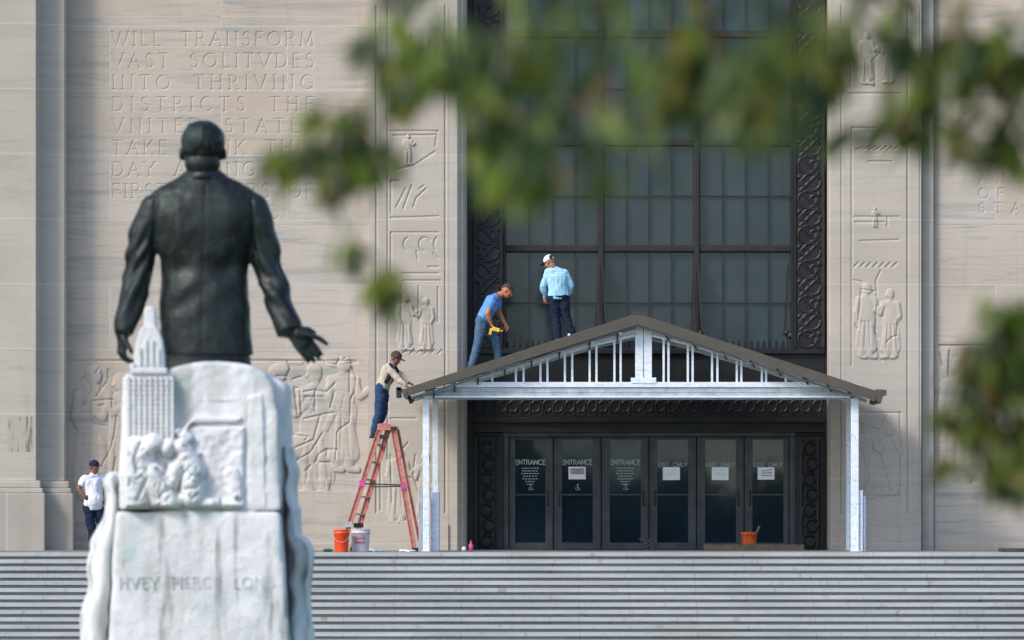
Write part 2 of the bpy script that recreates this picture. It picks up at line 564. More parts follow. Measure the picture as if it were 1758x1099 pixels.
class Field:
    def __init__(s, x0, x1, y0, y1, step):
        s.nx = int(round((x1 - x0) / step)) + 1
        s.ny = int(round((y1 - y0) / step)) + 1
        s.x = np.linspace(x0, x1, s.nx)
        s.y = np.linspace(y0, y1, s.ny)
        s.PX, s.PY = np.meshgrid(s.x, s.y)
        s.H = np.zeros(s.PX.shape)
        s.step = step

    def win(s, pts, r):
        a = min(p[0] for p in pts) - r; b = max(p[0] for p in pts) + r
        c = min(p[1] for p in pts) - r; d = max(p[1] for p in pts) + r
        return (slice(*np.searchsorted(s.y, [c, d])), slice(*np.searchsorted(s.x, [a, b])))

    def cut(s, pts, wd, dep):
        """V groove of half width wd (px) and depth dep (m)"""
        w_ = s.win(pts, wd * 2.2)
        if s.H[w_].size == 0: return
        d = seg_d(s.PX[w_], s.PY[w_], pts)
        s.H[w_] = np.minimum(s.H[w_], s.H[w_] * 0 - dep * np.clip(1 - d / wd, 0, 1) + np.maximum(s.H[w_], 0) * (d > 0))

    def groove(s, pts, wd, dep):
        w_ = s.win(pts, wd * 3)
        if s.H[w_].size == 0: return
        d = seg_d(s.PX[w_], s.PY[w_], pts)
        s.H[w_] -= dep * np.exp(-(d / wd) ** 2)

    def ridge(s, pts, r, h, flat=0.5):
        w_ = s.win(pts, r)
        if s.H[w_].size == 0: return
        d = seg_d(s.PX[w_], s.PY[w_], pts)
        s.H[w_] = np.maximum(s.H[w_], h * np.clip(1 - (d / r) ** 2, 0, 1) ** flat)

    def text(s, txt, x0, x1, ytop, hgt, wd, dep, gap=0.35):
        for st in text_strokes(txt, x0, x1, ytop, hgt, gap):
            s.cut(st, wd, dep)

    def build(s, name, Y, mat, parent, back=0.3):
        xs = X(s.PX, Y); zs = Z(s.PY, Y)
        v = np.stack([xs, Y - s.H, zs], -1).reshape(-1, 3)
        l = world_loc(parent) if parent is not None else Vector((0, 0, 0))
        idx = np.arange(s.nx * s.ny).reshape(s.ny, s.nx)
        a, b, c, d = idx[:-1, :-1], idx[:-1, 1:], idx[1:, 1:], idx[1:, :-1]
        q = np.stack([d, c, b, a], -1).reshape(-1, 4)
        # side skirt going back
        rim = np.concatenate([idx[0, :], idx[1:, -1], idx[-1, -2::-1], idx[-2:0:-1, 0]])
        bv = v[rim].copy(); bv[:, 1] = Y + back
        n0 = len(v)
        m = len(rim)
        k = np.arange(m); k2 = (k + 1) % m
        q2 = np.stack([rim[k], rim[k2], n0 + k2, n0 + k], -1)
        v = np.concatenate([v, bv]) - np.array(l)
        q = np.concatenate([q, q2]).astype(np.int32)
        me = bpy.data.meshes.new(name)
        me.vertices.add(len(v)); me.vertices.foreach_set('co', v.astype('f').ravel())
        me.loops.add(len(q) * 4); me.loops.foreach_set('vertex_index', q.ravel())
        me.polygons.add(len(q))
        me.polygons.foreach_set('loop_start', np.arange(len(q)) * 4)
        me.polygons.foreach_set('loop_total', np.full(len(q), 4))
        me.polygons.foreach_set('use_smooth', np.array([True] * (len(q) - m) + [False] * m))
        me.materials.append(mat)
        me.update(calc_edges=True)
        me.validate()
        o = bpy.data.objects.new(name, me)
        COL.objects.link(o)
        if parent is not None: o.parent = parent
        return o


def arc(cx, cy, rx, ry, a0, a1, n=10):
    return [(cx + rx * math.cos(R(a0 + (a1 - a0) * i / n)), cy + ry * math.sin(R(a0 + (a1 - a0) * i / n))) for i in range(n + 1)]


def carved_person(f, cx, y0, h, face=1, rob=True, hh=.030):
    """a standing robed figure in flat low relief, h photo pixels tall"""
    u = h / 8.0
    R_ = lambda pts, r, k=1.0, e=.38: f.ridge([(cx + face * a * u, y0 + b * u) for a, b in pts], r * u, hh * k, e)
    R_([(-.75, 1.75), (.75, 1.75)], .42); R_([(0, 1.9), (0, 3.4)], .78); R_([(-.15, 2.2), (-.05, 3.6)], .85, 1.1)
    R_([(0, 1.0), (0, 1.4)], .26, .9); R_([(.04, .42), (.06, .68)], .46, 1.25); R_([(.32, .60), (.45, .72)], .14, 1.2)
    R_([(-.85, 1.9), (-1.05, 3.0), (-.55, 3.9)], .28, 1.2); R_([(.85, 1.9), (1.15, 2.8), (1.75, 2.35)], .26, 1.3)
    if rob:
        R_([(0, 3.7), (-.1, 5.0), (-.25, 6.6)], .95, .9); R_([(.1, 4.2), (.5, 6.7)], .62, 1.0)
    else:
        R_([(0, 3.7), (0, 4.3)], .82, 1.0)
    R_([(-.35, 4.4), (-.5, 6.1), (-.55, 7.5)], .36, 1.15); R_([(.4, 4.4), (.55, 6.0), (.35, 7.5)], .36, 1.2)
    R_([(-.5, 7.7), (-.1, 7.75)], .24, 1.1); R_([(.4, 7.7), (.95, 7.75)], .24, 1.2)
    if rob:
        for a, b in ((-.5, -.75), (-.1, -.2), (.3, .45)):
            f.groove([(cx + face * a * u, y0 + 4.0 * u), (cx + face * b * u, y0 + 6.8 * u)], max(.45, .09 * u), .010)


# engraved roman capitals: strokes in a box w wide, 1 high, y up
GL = {
 'A': (0.8, [[(0, 0), (.4, 1), (.8, 0)], [(.16, .38), (.64, .38)]]),
 'B': (0.6, [[(.08, 0), (.08, 1)], [(.08, 1)] + arc(.3, .77, .22, .23, 90, -90) + [(.08, .54)], [(.08, .54)] + arc(.32, .27, .26, .27, 90, -90) + [(.08, 0)]]),
 'C': (0.85, [arc(.46, .5, .42, .5, 45, 315, 16)]),
 'D': (0.8, [[(.08, 0), (.08, 1)], [(.08, 1)] + arc(.3, .5, .45, .5, 90, -90, 14) + [(.08, 0)]]),
 'E': (0.55, [[(.08, 0), (.08, 1)], [(.08, 1), (.52, 1)], [(.08, .53), (.45, .53)], [(.08, 0), (.55, 0)]]),
 'F': (0.55, [[(.08, 0), (.08, 1)], [(.08, 1), (.52, 1)], [(.08, .53), (.45, .53)]]),
 'G': (0.9, [arc(.46, .5, .42, .5, 45, 330, 16), [(.84, .08), (.84, .42), (.62, .42)]]),
 'H': (0.8, [[(.08, 0), (.08, 1)], [(.72, 0), (.72, 1)], [(.08, .52), (.72, .52)]]),
 'I': (0.2, [[(.1, 0), (.1, 1)]]),
 'K': (0.7, [[(.08, 0), (.08, 1)], [(.62, 1), (.1, .45)], [(.24, .6), (.7, 0)]]),
 'L': (0.55, [[(.08, 1), (.08, 0), (.55, 0)]]),
 'M': (0.95, [[(.05, 0), (.15, 1), (.48, .1), (.8, 1), (.9, 0)]]),
 'N': (0.8, [[(.08, 0), (.08, 1), (.72, 0), (.72, 1)]]),
 'O': (0.95, [arc(.47, .5, .45, .5, 0, 360, 20)]),
 'P': (0.55, [[(.08, 0), (.08, 1)], [(.08, 1)] + arc(.28, .74, .24, .26, 90, -90) + [(.08, .48)]]),
 'R': (0.68, [[(.08, 0), (.08, 1)], [(.08, 1)] + arc(.3, .75, .23, .25, 90, -90) + [(.08, .5)], [(.28, .5), (.66, 0)]]),
 'S': (0.55, [arc(.29, .75, .21, .25, 30, 250, 10) + arc(.27, .26, .24, .26, 80, -150, 10)]),
 'T': (0.7, [[(.35, 0), (.35, 1)], [(0, 1), (.7, 1)]]),
 'U': (0.8, [[(.08, 1), (.08, .35)] + arc(.4, .35, .32, .35, 180, 360, 10) + [(.72, 1)]]),
 'V': (0.8, [[(0, 1), (.4, 0), (.8, 1)]]),
 'W': (1.15, [[(0, 1), (.32, 0), (.58, 1), (.84, 0), (1.15, 1)]]),
 'X': (0.75, [[(0, 0), (.75, 1)], [(0, 1), (.75, 0)]]),
 'Y': (0.75, [[(0, 1), (.37, .48), (.75, 1)], [(.37, .48), (.37, 0)]]),
 ' ': (0.75, []),
}


def text_strokes(txt, x0, x1, ytop, hgt, gap=0.35):
    """polylines in photo pixels (y down); letter gaps stretch so the line fills x0..x1"""
    ws = [GL[c][0] * hgt for c in txt]
    g = (x1 - x0 - sum(ws)) / max(1, len(txt) - 1) if x1 is not None else gap * hgt
    out = []
    x = x0
    for c, w_ in zip(txt, ws):
        for st in GL[c][1]:
            out.append([(x + p[0] * hgt, ytop + hgt * (1 - p[1])) for p in st])
            a, b = st[0], st[-1]
            if c not in 'OS ' and hgt > 6:
                for q in (a, b):
                    if q[1] in (0, 1) and c not in 'EFLCGT' or (c == 'T' and q[1] == 0):
                        xx, yy = x + q[0] * hgt, ytop + hgt * (1 - q[1])
                        out.append([(xx - .1 * hgt, yy), (xx + .1 * hgt, yy)])
        x += w_ + g
    return out


def flat_text(mb, strokes, Y, wpx, thick=0.003):
    """applied lettering: thin raised strips standing just off the surface"""
    for st in strokes:
        for a, b in zip(st[:-1], st[1:]):
            p, q = P(a[0], a[1], Y), P(b[0], b[1], Y)
            if (p - q).length > 1e-5:
                mb.bar(p, q, M(wpx, Y), thick)


# ================================================================== THE BUILDING
bld = thing('capitol_building', 'tall pale limestone building with carved walls, bronze window and six entrance doors', 'building', (X(460), 0, 0))

# ---- left inscription wall
XL, XR = 47.0, 262.0          # the bay between pier and jamb
TXT = ['WILL TRANSFORM', 'VAST SOLITVDES', 'INTO THRIVING', 'DISTRICTS THE', 'VNITED STATES', 'TAKE RANK THIS', 'DAY AMONG THE', 'FIRST POWERS OF']
F = Field(XL, XR, -8, 140, 0.34)
for i, t_ in enumerate(TXT):
    F.text(t_, 80, 223, 3.2 + 15.45 * i, 9.9, 0.7, 0.015)
F.text('THE WORLD', 108, 199, 3.2 + 15.45 * 8, 9.9, 0.7, 0.010)
F.build('inscription', 0, MAT_WALL, bld)
MB().pbox(XL, XR, -420, -8, 0, 0.9).build('upper_wall', MAT_WALL, bld)
MB().pbox(XL, XR, 140, 234, 0, 0.9).build('wall', MAT_WALL, bld)


def left_relief():
    f = Field(XL, XR, 234, 345, 0.36)
    sunk = (f.PX > 50) & (f.PX < 254) & (f.PY > 236)
    f.H[:] = 0
    L = lambda pts: [(40 + a / 11.56, 225 + b / 11.56) for a, b in pts]
    Q = lambda pts: [(190 + a / 8.787, 225 + b / 8.787) for a, b in pts]
    # rounded masses first
    for cx_, y0_, h_, fc in ((66, 240, 98, 1), (86, 246, 92, -1), (104, 240, 100, 1), (126, 244, 95, -1), (150, 240, 98, 1), (172, 246, 94, -1), (196, 240, 98, 1), (224, 239, 96, -1), (244, 233, 84, 1)):
        carved_person(f, cx_, y0_, h_, fc, True, .032)
    for pts, r, h in ((Q([(410, 90), (410, 95)]), 6, .03), (Q([(90, 160), (80, 170)]), 6, .03), (Q([(20, 80), (200, 100)]), 4, .02), (Q([(180, 640), (320, 560)]), 8, .035), (Q([(340, 700), (430, 700)]), 5, .03)):
        f.ridge(pts, r, h, 0.5)
    # fine under-cut outlines
    for pts in (
        Q([(520, 130), (556, 200), (550, 290), (522, 345), (516, 490), (450, 535), (437, 560), (437, 660)]),
        Q([(516, 170), (516, 300)]), Q([(230, 300), (290, 288), (370, 302), (425, 245)]), Q([(170, 280), (190, 440), (215, 440), (206, 280), (170, 275)]),
        Q([(160, 220), (210, 205)]), Q([(395, 400), (420, 300)]), Q([(240, 330), (350, 330)]), Q([(300, 300), (300, 420)]),
        Q([(330, 450), (290, 600), (160, 655)]), Q([(345, 560), (270, 680), (160, 742)]), Q([(100, 560), (255, 580), (240, 600)]),
        Q([(300, 740), (322, 690), (370, 658), (440, 662)]), Q([(375, 660), (372, 700)]), Q([(430, 670), (428, 722)]), Q([(240, 792), (272, 760)]),
        Q([(330, 740), (390, 740)]), Q([(360, 115), (430, 130), (455, 90), (440, 50)]), Q([(480, 90), (560, 55)]), Q([(500, 120), (560, 115)]),
        Q([(60, 200), (120, 200), (145, 150), (125, 110)]), Q([(0, 60), (120, 75), (300, 50)]), Q([(420, 430), (350, 440), (230, 470)]),
        L([(175, 285), (195, 298), (235, 272)]), L([(235, 370), (215, 500), (235, 490), (290, 380)]), L([(205, 520), (240, 488)]),
        L([(325, 240), (350, 200)]), L([(430, 210), (425, 300)]), L([(410, 320), (330, 430)]), L([(285, 480), (290, 600), (320, 660), (400, 672)]),
        L([(320, 600), (370, 660)]), L([(460, 460), (460, 520)]), L([(300, 470), (460, 455)]), L([(500, 590), (480, 740), (450, 860), (370, 1010)]),
        L([(490, 940), (465, 1060)]), L([(350, 510), (400, 500)]), L([(270, 250), (290, 360)]), L([(380, 260), (360, 380)]),
        [(50.5, 237), (253, 237)]):
        f.groove(pts, 0.72, 0.024)
    rng = np.random.RandomState(3)
    for _ in range(40):       # folds and small cuts
        x, y = rng.uniform(54, 250), rng.uniform(240, 338)
        a = rng.uniform(60, 120)
        l = rng.uniform(4, 13)
        f.groove([(x, y), (x + l * math.cos(R(a)), y + l * math.sin(R(a)))], 0.5, 0.010)
    f.build('relief_panel', 0, MAT_WALL, bld)


left_relief()
MB().pbox(XL, XR, 345, 400, 0, 0.9).build('wall', MAT_WALL, bld)
# base course standing slightly proud below the relief
mb = MB(); mb.prism([(X(206, -.05), Z(329.6)), (X(262, -.05), Z(329.6)), (X(262, -.05), -0.3), (X(206, -.05), -0.3)], -0.05, -0.002)
mb.build('base_course', MAT_WALL, bld, bevel=0.01)


def jamb(mirror=False):
    """carved pilaster beside the portal; right one is built from its own outline"""
    if not mirror:
        x0, x1 = 262.0, 319.0
        f = Field(x0, x1, -16, 374, 0.36)
        for xx, wd, dp in ((267.5, .55, .03), (275.6, .45, .022), (316.5, .5, .03)):
            f.groove([(xx, -30), (xx, 345)], wd, dp)
        C = lambda pts: [(260 + a / 9.16, 60 + b / 9.16) for a, b in pts]
        G = lambda pts: [(260 + a / 5.64, 180 + b / 5.64) for a, b in pts]
        lines = [C([(160, 125), (475, 125)]), C([(180, 155), (450, 150)]), C([(465, 130), (455, 220)]), C([(190, 380), (320, 345), (450, 260)]),
                 C([(165, 450), (220, 450)]), C([(300, 480), (245, 630)]), C([(395, 500), (330, 560), (310, 620)]), C([(260, 500), (200, 620)]),
                 C([(350, 500), (380, 480)]), C([(165, 690), (475, 680)]), C([(165, 785), (475, 785)]), C(arc(285, 862, 38, 45, 120, 250)),
                 C(arc(385, 862, 38, 45, 100, 330)), C(arc(475, 862, 30, 45, 130, 250)), C([(330, 910), (340, 960)]), C([(440, 920), (475, 950)]),
                 C([(410, 1010), (475, 1010)]), C([(240, 1052), (475, 1052)]), C([(165, 450), (165, 660)]), C([(165, 790), (165, 1090)]),
                 G([(98, 20), (98, 165)]), G([(143, 20), (143, 155), (155, 182)]), G([(213, 20), (213, 160), (232, 184)]), G([(290, 25), (290, 165)]),
                 G([(150, 0), (300, 0)]), G([(100, 553), (200, 553)]), G([(170, 650), (145, 680)]), G([(60, 640), (60, 920)]), G([(100, 700), (105, 890)]),
                 G([(200, 700), (190, 780), (215, 850)]), G([(60, 380), (110, 380)])]
        for k in range(6):
            lines.append(G([(150 + k * 28, 290 + (k % 2) * 4), (165 + k * 28, 278), (172 + k * 28, 284)]))
        for cx_, y0_, h_, fc in ((290, 3, 38, 1), (304, 6, 34, -1), (290, 76, 22, 1), (288, 190, 40, 1), (303, 192, 38, -1), (283, 298, 56, 1), (303, 302, 52, -1)):
            carved_person(f, cx_, y0_, h_, fc, h_ > 30, .026)
        for l in lines: f.groove(l, 0.6, 0.020)
        f.build('jamb_relief', -0.30, MAT_JAMB, bld)
        # rounded edge and splayed return
        a = MB()
        prof = [(319, -.30), (325, -.30), (326.6, -.26), (327.2, -.20), (329, -.19), (330.5, -.14), (332.0, -.0), (332.2, 0.9)]
    else:
        x0, x1 = 597.5, 655.0
        f = Field(x0, x1, -16, 374, 0.36)
        K = lambda pts: [(590 + a / 6.1, 60 + b / 6.1) for a, b in pts]
        for xx, wd, dp in ((597.9, .5, .02), (645.2, .5, .03), (654.2, .45, .02)):
            f.groove([(xx, -30), (xx, 345)], wd, dp)
        lines = [K([(95, 70), (95, 1100)]), K([(100, 70), (300, 70)]), K([(170, 215), (270, 215)]), K([(105, 455), (300, 455)]), K([(110, 478), (235, 478)]),
                 K([(250, 460), (250, 495)]), K([(130, 560), (300, 555)]), K([(105, 730), (140, 738)]), K([(205, 800), (200, 730), (220, 690)]),
                 K([(135, 770), (195, 778)]), K([(135, 780), (120, 940)]), K([(203, 840), (198, 960)]), K([(198, 960), (210, 980)]),
                 K([(245, 1000), (265, 980), (290, 970)]), K([(295, 900), (290, 970)]), K([(205, 1030), (225, 1080)]), K([(120, 940), (110, 920)]),
                 [(605, 2), (605, 42)], [(622, 24), (622, 42)], [(620, 24), (630, 13)], [(634, 16), (640, 34)], [(605, 47), (640, 47)],
                 [(616, 274), (640, 274)], [(640, 274), (640, 338)], [(606, 280), (626, 286), (630, 276)], [(632, 290), (638, 302)], [(612, 300), (618, 320), (612, 335)],
                 [(626, 305), (634, 330)], [(606, 333), (640, 333)]]
        for k in range(7):
            lines.append(K([(105 + k * 28, 672), (122 + k * 28, 655)]))
            lines.append(K([(115 + k * 27, 165), (150 + k * 24, 150)]))
        for cx_, y0_, h_, fc in ((616, 3, 38, 1), (632, 6, 34, -1), (616, 182, 54, 1), (633, 186, 50, -1), (615, 279, 56, 1), (633, 284, 50, -1), (622, 128, 14, 1)):
            carved_person(f, cx_, y0_, h_, fc, h_ > 30, .024)
        for l in lines: f.groove(l, 0.6, 0.020)
        f.build('jamb_relief', -0.30, MAT_JAMB, bld)
        prof = [(588.0, 0.9), (588.0, -.02), (589.2, -.22), (590.6, -.30), (597.5, -.30)]
        a = MB()
    ztop, zbot = Z(-420), -0.3
    v = [(X(p, y), y, zbot) for p, y in prof] + [(X(p, y), y, ztop) for p, y in prof]
    n = len(prof)
    a.add(v, [(i, i + 1, i + 1 + n, i + n) for i in range(n - 1)])
    a.build('portal_edge', MAT_JAMB, bld)
    MB().pbox(x0, x1, -420, -16, -0.30, 1.2).build('jamb', MAT_JAMB, bld)
    # low base block of the jamb
    q = MB()
    if not mirror: q.pbox(262, 318.8, 353, 380, -0.34, 0.035)
    else: q.pbox(597.8, 655, 351, 380, -0.34, 0.035)
    q.build('base_course', MAT_JAMB, bld, bevel=.008)


jamb(False)
jamb(True)

# ---- right of the portal: sunk strip, then inscription wall
MB().pbox(655.2, 664, -420, 374, -0.12, 1.0).build('jamb_return', MAT_PIER, bld, bevel=.03)
F = Field(664.2, 800, 60, 140, 0.4)
for i, t_ in enumerate(['ANGELS', 'OF THE', 'STATES']):
    F.text(t_, 696, 760, 104.0 + 10.4 * i, 7.4, 0.7, 0.013)
F.build('inscription', 0, MAT_WALL, bld)
MB().pbox(664.2, 876, -420, 60, 0, .9).build('upper_wall', MAT_WALL, bld)
MB().pbox(800, 876, 60, 374, 0, .9).build('wall', MAT_WALL, bld)
MB().pbox(664.2, 800, 140, 222, 0, .9).build('wall', MAT_WALL, bld)
F = Field(664.2, 800, 222, 345, 0.45)
for l in ([(668, 226), (798, 226)], [(675, 230), (673, 275)], [(668, 232), (670, 240)], [(677, 262), (682, 256)], [(684, 270), (690, 300), (680, 330)], [(700, 240), (694, 300)],
          [(715, 250), (720, 330)], [(740, 240), (735, 320)], [(668, 290), (672, 320)]):
    F.groove(l, .6, .04)
for cx_, fc in ((682, 1), (704, -1), (726, 1), (748, -1), (770, 1)):
    carved_person(F, cx_, 234, 96, fc, True, .03)
F.build('relief_panel', 0, MAT_WALL, bld)
MB().pbox(664.2, 800, 345, 374, 0, .9).build('wall', MAT_WALL, bld)
MB().pbox(664.2, 876, 326.5, 372.5, -0.045, .043).build('base_course', MAT_WALL, bld, bevel=.01)


soot = NT('sooty limestone')
sn = soot.noise(soot.pos((9, 1, 1.6)), 1.6, 5, .4)
soot.fin(soot.mix(soot.ramp(sn, .50, .60, 0, .8), (0.41, 0.37, 0.32), (0.15, 0.14, 0.12)), .9, 0, .2)


def piers(sgn):
    """the stepped corner piers that end the inscription bays"""
    mx = (lambda p: p) if sgn < 0 else (lambda p: 920 - p)
    # concave set-back strip, px 26..47
    prof = [(25.5, -1.0), (26.5, -0.72), (29, -0.60), (33, -0.57), (40, -0.56), (45.6, -0.56), (46.6, -0.50), (47.0, -0.3), (47.0, 0.3)]
    n = len(prof)
    a = MB()
    v = [(X(mx(p), y if y < 0 else 0), y, Z(322.5)) for p, y in prof] + [(X(mx(p), y if y < 0 else 0), y, Z(-420)) for p, y in prof]
    a.add(v, [(i, i + 1, i + 1 + n, i + n) for i in range(n - 1)])
    a.build('pier', MAT_PIER, bld)
    b = MB()
    x0, x1 = sorted((X(mx(-170), -1.0), X(mx(25.8), -1.0)))
    b.box(x0, x1, -1.0, 0.5, Z(322.5), Z(-420))
    b.build('pier', MAT_PIER, bld, bevel=.015)
    if sgn < 0:
        q = MB(); q.box(X(5, -1), X(23, -1), -1.0025, -1.0005, Z(302), Z(277)); q.build('soot_patch', soot.m, bld)
    # moulded plinths
    for (e, yy, zz) in ((31.8, -1.22, 322.2), (52.0, -0.80, 322.6)):
        q = MB()
        xo, xi = X(mx(-175), yy), X(mx(e), yy)
        xa, xb = sorted((xo, xi))
        q.box(xa, xb, yy, 0.3, -0.3, Z(331, yy))
        q.build('plinth', MAT_PLINTH, bld, bevel=.02)
        s_ = 1 if xi > xo else -1
        rr = MB()
        for k, (dx, zt, zb) in enumerate(((0.04, 327.5, 331), (0.085, zz, 327.5))):
            xa, xb = sorted((xo, xi - s_ * dx))
            rr.box(xa, xb, yy + dx, 0.3, Z(zb, yy), Z(zt, yy))
        rr.build('plinth_moulding', MAT_PIER, bld, bevel=.02)


piers(-1)
piers(1)
# walls continuing beyond both piers
for (a_, b_) in ((-420, -172), (1092, 1340)):
    MB().pbox(a_, b_, -420, 374, -0.2, 1.2).build('wing_wall', MAT_WALL, bld)
MB().box(X(-420), X(1340), 1.5, 12, -0.3, Z(-420)).build('building_core', MAT_PLINTH, bld)

# ---- portal: bronze frame, tall window, doors
PY = 0.45
for (a_, b_) in ((336.5, 357.5), (564.5, 586.5)):
    f = Field(a_, b_, -16, 228, 0.36)
    w_ = b_ - a_
    c = (a_ + b_) / 2
    f.H[(f.PX - a_ < 1.5) | (b_ - f.PX < 1.5)] = .03
    y = -20
    k = 0
    while y < 226:
        sx = 1 if k % 2 else -1
        f.ridge(arc(c - sx * 1.5, y + 6, w_ * .30, 6, 0, 330, 14), .9, .015)
        f.ridge(arc(c + sx * 3.5, y + 6, 3, 3, 0, 360, 10), .8, .015)
        f.ridge([(c - sx * 6, y), (c + sx * 6.5, y + 12)], 1.0, .016)
        f.ridge([(c + sx * 7, y + 2), (c + sx * 7.5, y + 2.5)], 1.4, .02)
        y += 12.4
        k += 1
    f.build('bronze_grille', PY, MAT_DARKBRONZE, bld)
q = MB()
q.pbox(331, 336.5, -420, 374, PY + .06, .3); q.pbox(586.5, 590, -420, 374, PY + .06, .3); q.pbox(357.5, 359.5, -420, 230, PY + .03, .5); q.pbox(562.6, 564.5, -420, 230, PY + .03, .5)
q.build('portal_frame', MAT_PORTAL, bld, bevel=.01)
MB().pbox(336.5, 357.5, -420, -16, PY, .4).build('bronze_panel', MAT_DARKBRONZE, bld)
MB().pbox(564.5, 586.5, -420, -16, PY, .4).build('bronze_panel', MAT_DARKBRONZE, bld)

GY = 0.85
bays = [(359.5, 425.3), (429.3, 493.3), (497.3, 562.6)]
rows = [(-72, 3.0), (7.0, 80.3), (83.8, 155.6), (159.3, 232)]
for bi, (x0, x1) in enumerate(bays):
    for ri, (y0, y1) in enumerate(rows):
        q = MB()
        for k in range(1, 4):
            xx = x0 + (x1 - x0) * k / 4
            q.pbox(xx - .30, xx + .30, y0, y1, GY - .06, .05)
        ym = (y0 + y1) / 2 + 0.2
        q.pbox(x0, x1, ym - .38, ym + .38, GY - .065, .05)
        for (a_, b_) in ((x0, x0 + .5), (x1 - .5, x1)):
            q.pbox(a_, b_, y0, y1, GY - .07, .055)
        q.pbox(x0, x1, y0, y0 + .8, GY - .068, .055); q.pbox(x0, x1, y1 - .8, y1, GY - .068, .055)
        wnd = q.build('window', MAT_MULLION, bld)
        q = MB()
        rp = random.Random(bi * 10 + ri)
        for kx in range(4):
            for ky in range(2):
                a0, a1 = X(x0 + (x1 - x0) * kx / 4, GY), X(x0 + (x1 - x0) * (kx + 1) / 4, GY)
                b1, b0 = Z(y0 + (y1 - y0) * ky / 2, GY), Z(y0 + (y1 - y0) * (ky + 1) / 2, GY)
                e_ = [rp.uniform(-.0018, .0018) for _ in range(3)]
                q.add([(a0, GY + e_[0], b0), (a1, GY + e_[1], b0), (a1, GY + e_[2] + e_[1] - e_[0], b1), (a0, GY + e_[2], b1)], [(0, 1, 2, 3)])
        q.build('pane', MAT_PANE, wnd)
q = MB()
q.pbox(425.3, 429.3, -420, 232, GY - .16, .2); q.pbox(493.3, 497.3, -420, 232, GY - .16, .2)
for y0, y1 in ((3.0, 7.0), (80.3, 83.8), (155.6, 159.3), (-75, -72)):
    for x0, x1 in bays:
        q.pbox(x0, x1, y0, y1, GY - .13, .16)
q.build('window_mullions', MAT_MULLION, bld, bevel=.012)
# slender tapering lamp brackets in front of the mullions
for xc in (427.3, 495.3, 562.2):
    q = MB()
    for sx in (-1, 1):
        q.bar(P(xc + sx * 1.0, 168, GY - .26), P(xc + sx * 3.6, 217, GY - .30), M(1.3), .05)
    q.ball(P(xc, 219, GY - .3), .07); q.ball(P(xc + 3, 217, GY - .3), .05); q.ball(P(xc - 3, 217, GY - .3), .05)
    q.pbox(xc - 2, xc + 2, 221, 228, GY - .3, .1)
    q.build('bracket', MAT_MULLION, bld)
q = MB()   # little cresting row at the sill
for k in range(46):
    xc = 361 + k * 4.45
    if any(abs(xc - m) < 3 for m in (427, 495)): continue
    q.prism([(X(xc - 1.2, GY - .2), Z(228, GY)), (X(xc + 1.2, GY - .2), Z(228, GY)), (X(xc + .8, GY - .2), Z(223.6, GY)), (X(xc, GY - .2), Z(222.2, GY)), (X(xc - .8, GY - .2), Z(223.6, GY))], GY - .22, GY - .17)
q.build('cresting', MAT_PORTAL, bld)
# lintel zone between window and doors
q = MB()
q.pbox(336.5, 586.5, 228, 232, PY + .0, .5); q.pbox(336.5, 586.5, 232, 262, PY + .10, .5); q.pbox(336.5, 586.5, 277, 281, PY + .04, .5)
q.pbox(336.5, 586.5, 281, 288, PY + .12, .5); q.pbox(336.5, 586.5, 288.2, 291, PY + .18, .3)
q.build('lintel', MAT_PORTAL, bld, bevel=.01)
f = Field(336.5, 586.5, 262, 277, 0.36)
rng = np.random.RandomState(5)
for k in range(31):
    xx = 341 + k * 8
    f.ridge(arc(xx, 269.5, 3, 4, 30 + (k % 2) * 180, 300 + (k % 2) * 180), .8, .018)
    f.ridge([(xx + 4, 264), (xx + rng.uniform(2, 6), 275)], .7, .015)
f.build('frieze', PY + .06, MAT_DARKBRONZE, bld)
for (a_, b_) in ((336.5, 357.5), (565.5, 586.5)):
    f = Field(a_, b_, 291, 372, 0.4)
    c = (a_ + b_) / 2
    f.ridge([(c - 6, 293), (c - 6, 370)], .8, .02); f.ridge([(c + 6, 293), (c + 6, 370)], .8, .02)
    for k in range(7):
        f.ridge(arc(c + (k % 2 - .5) * 2, 299 + k * 11, 4, 4.4, 20, 320), 1.0, .03)
    f.build('bronze_grille', PY + .12, MAT_PORTAL, bld)

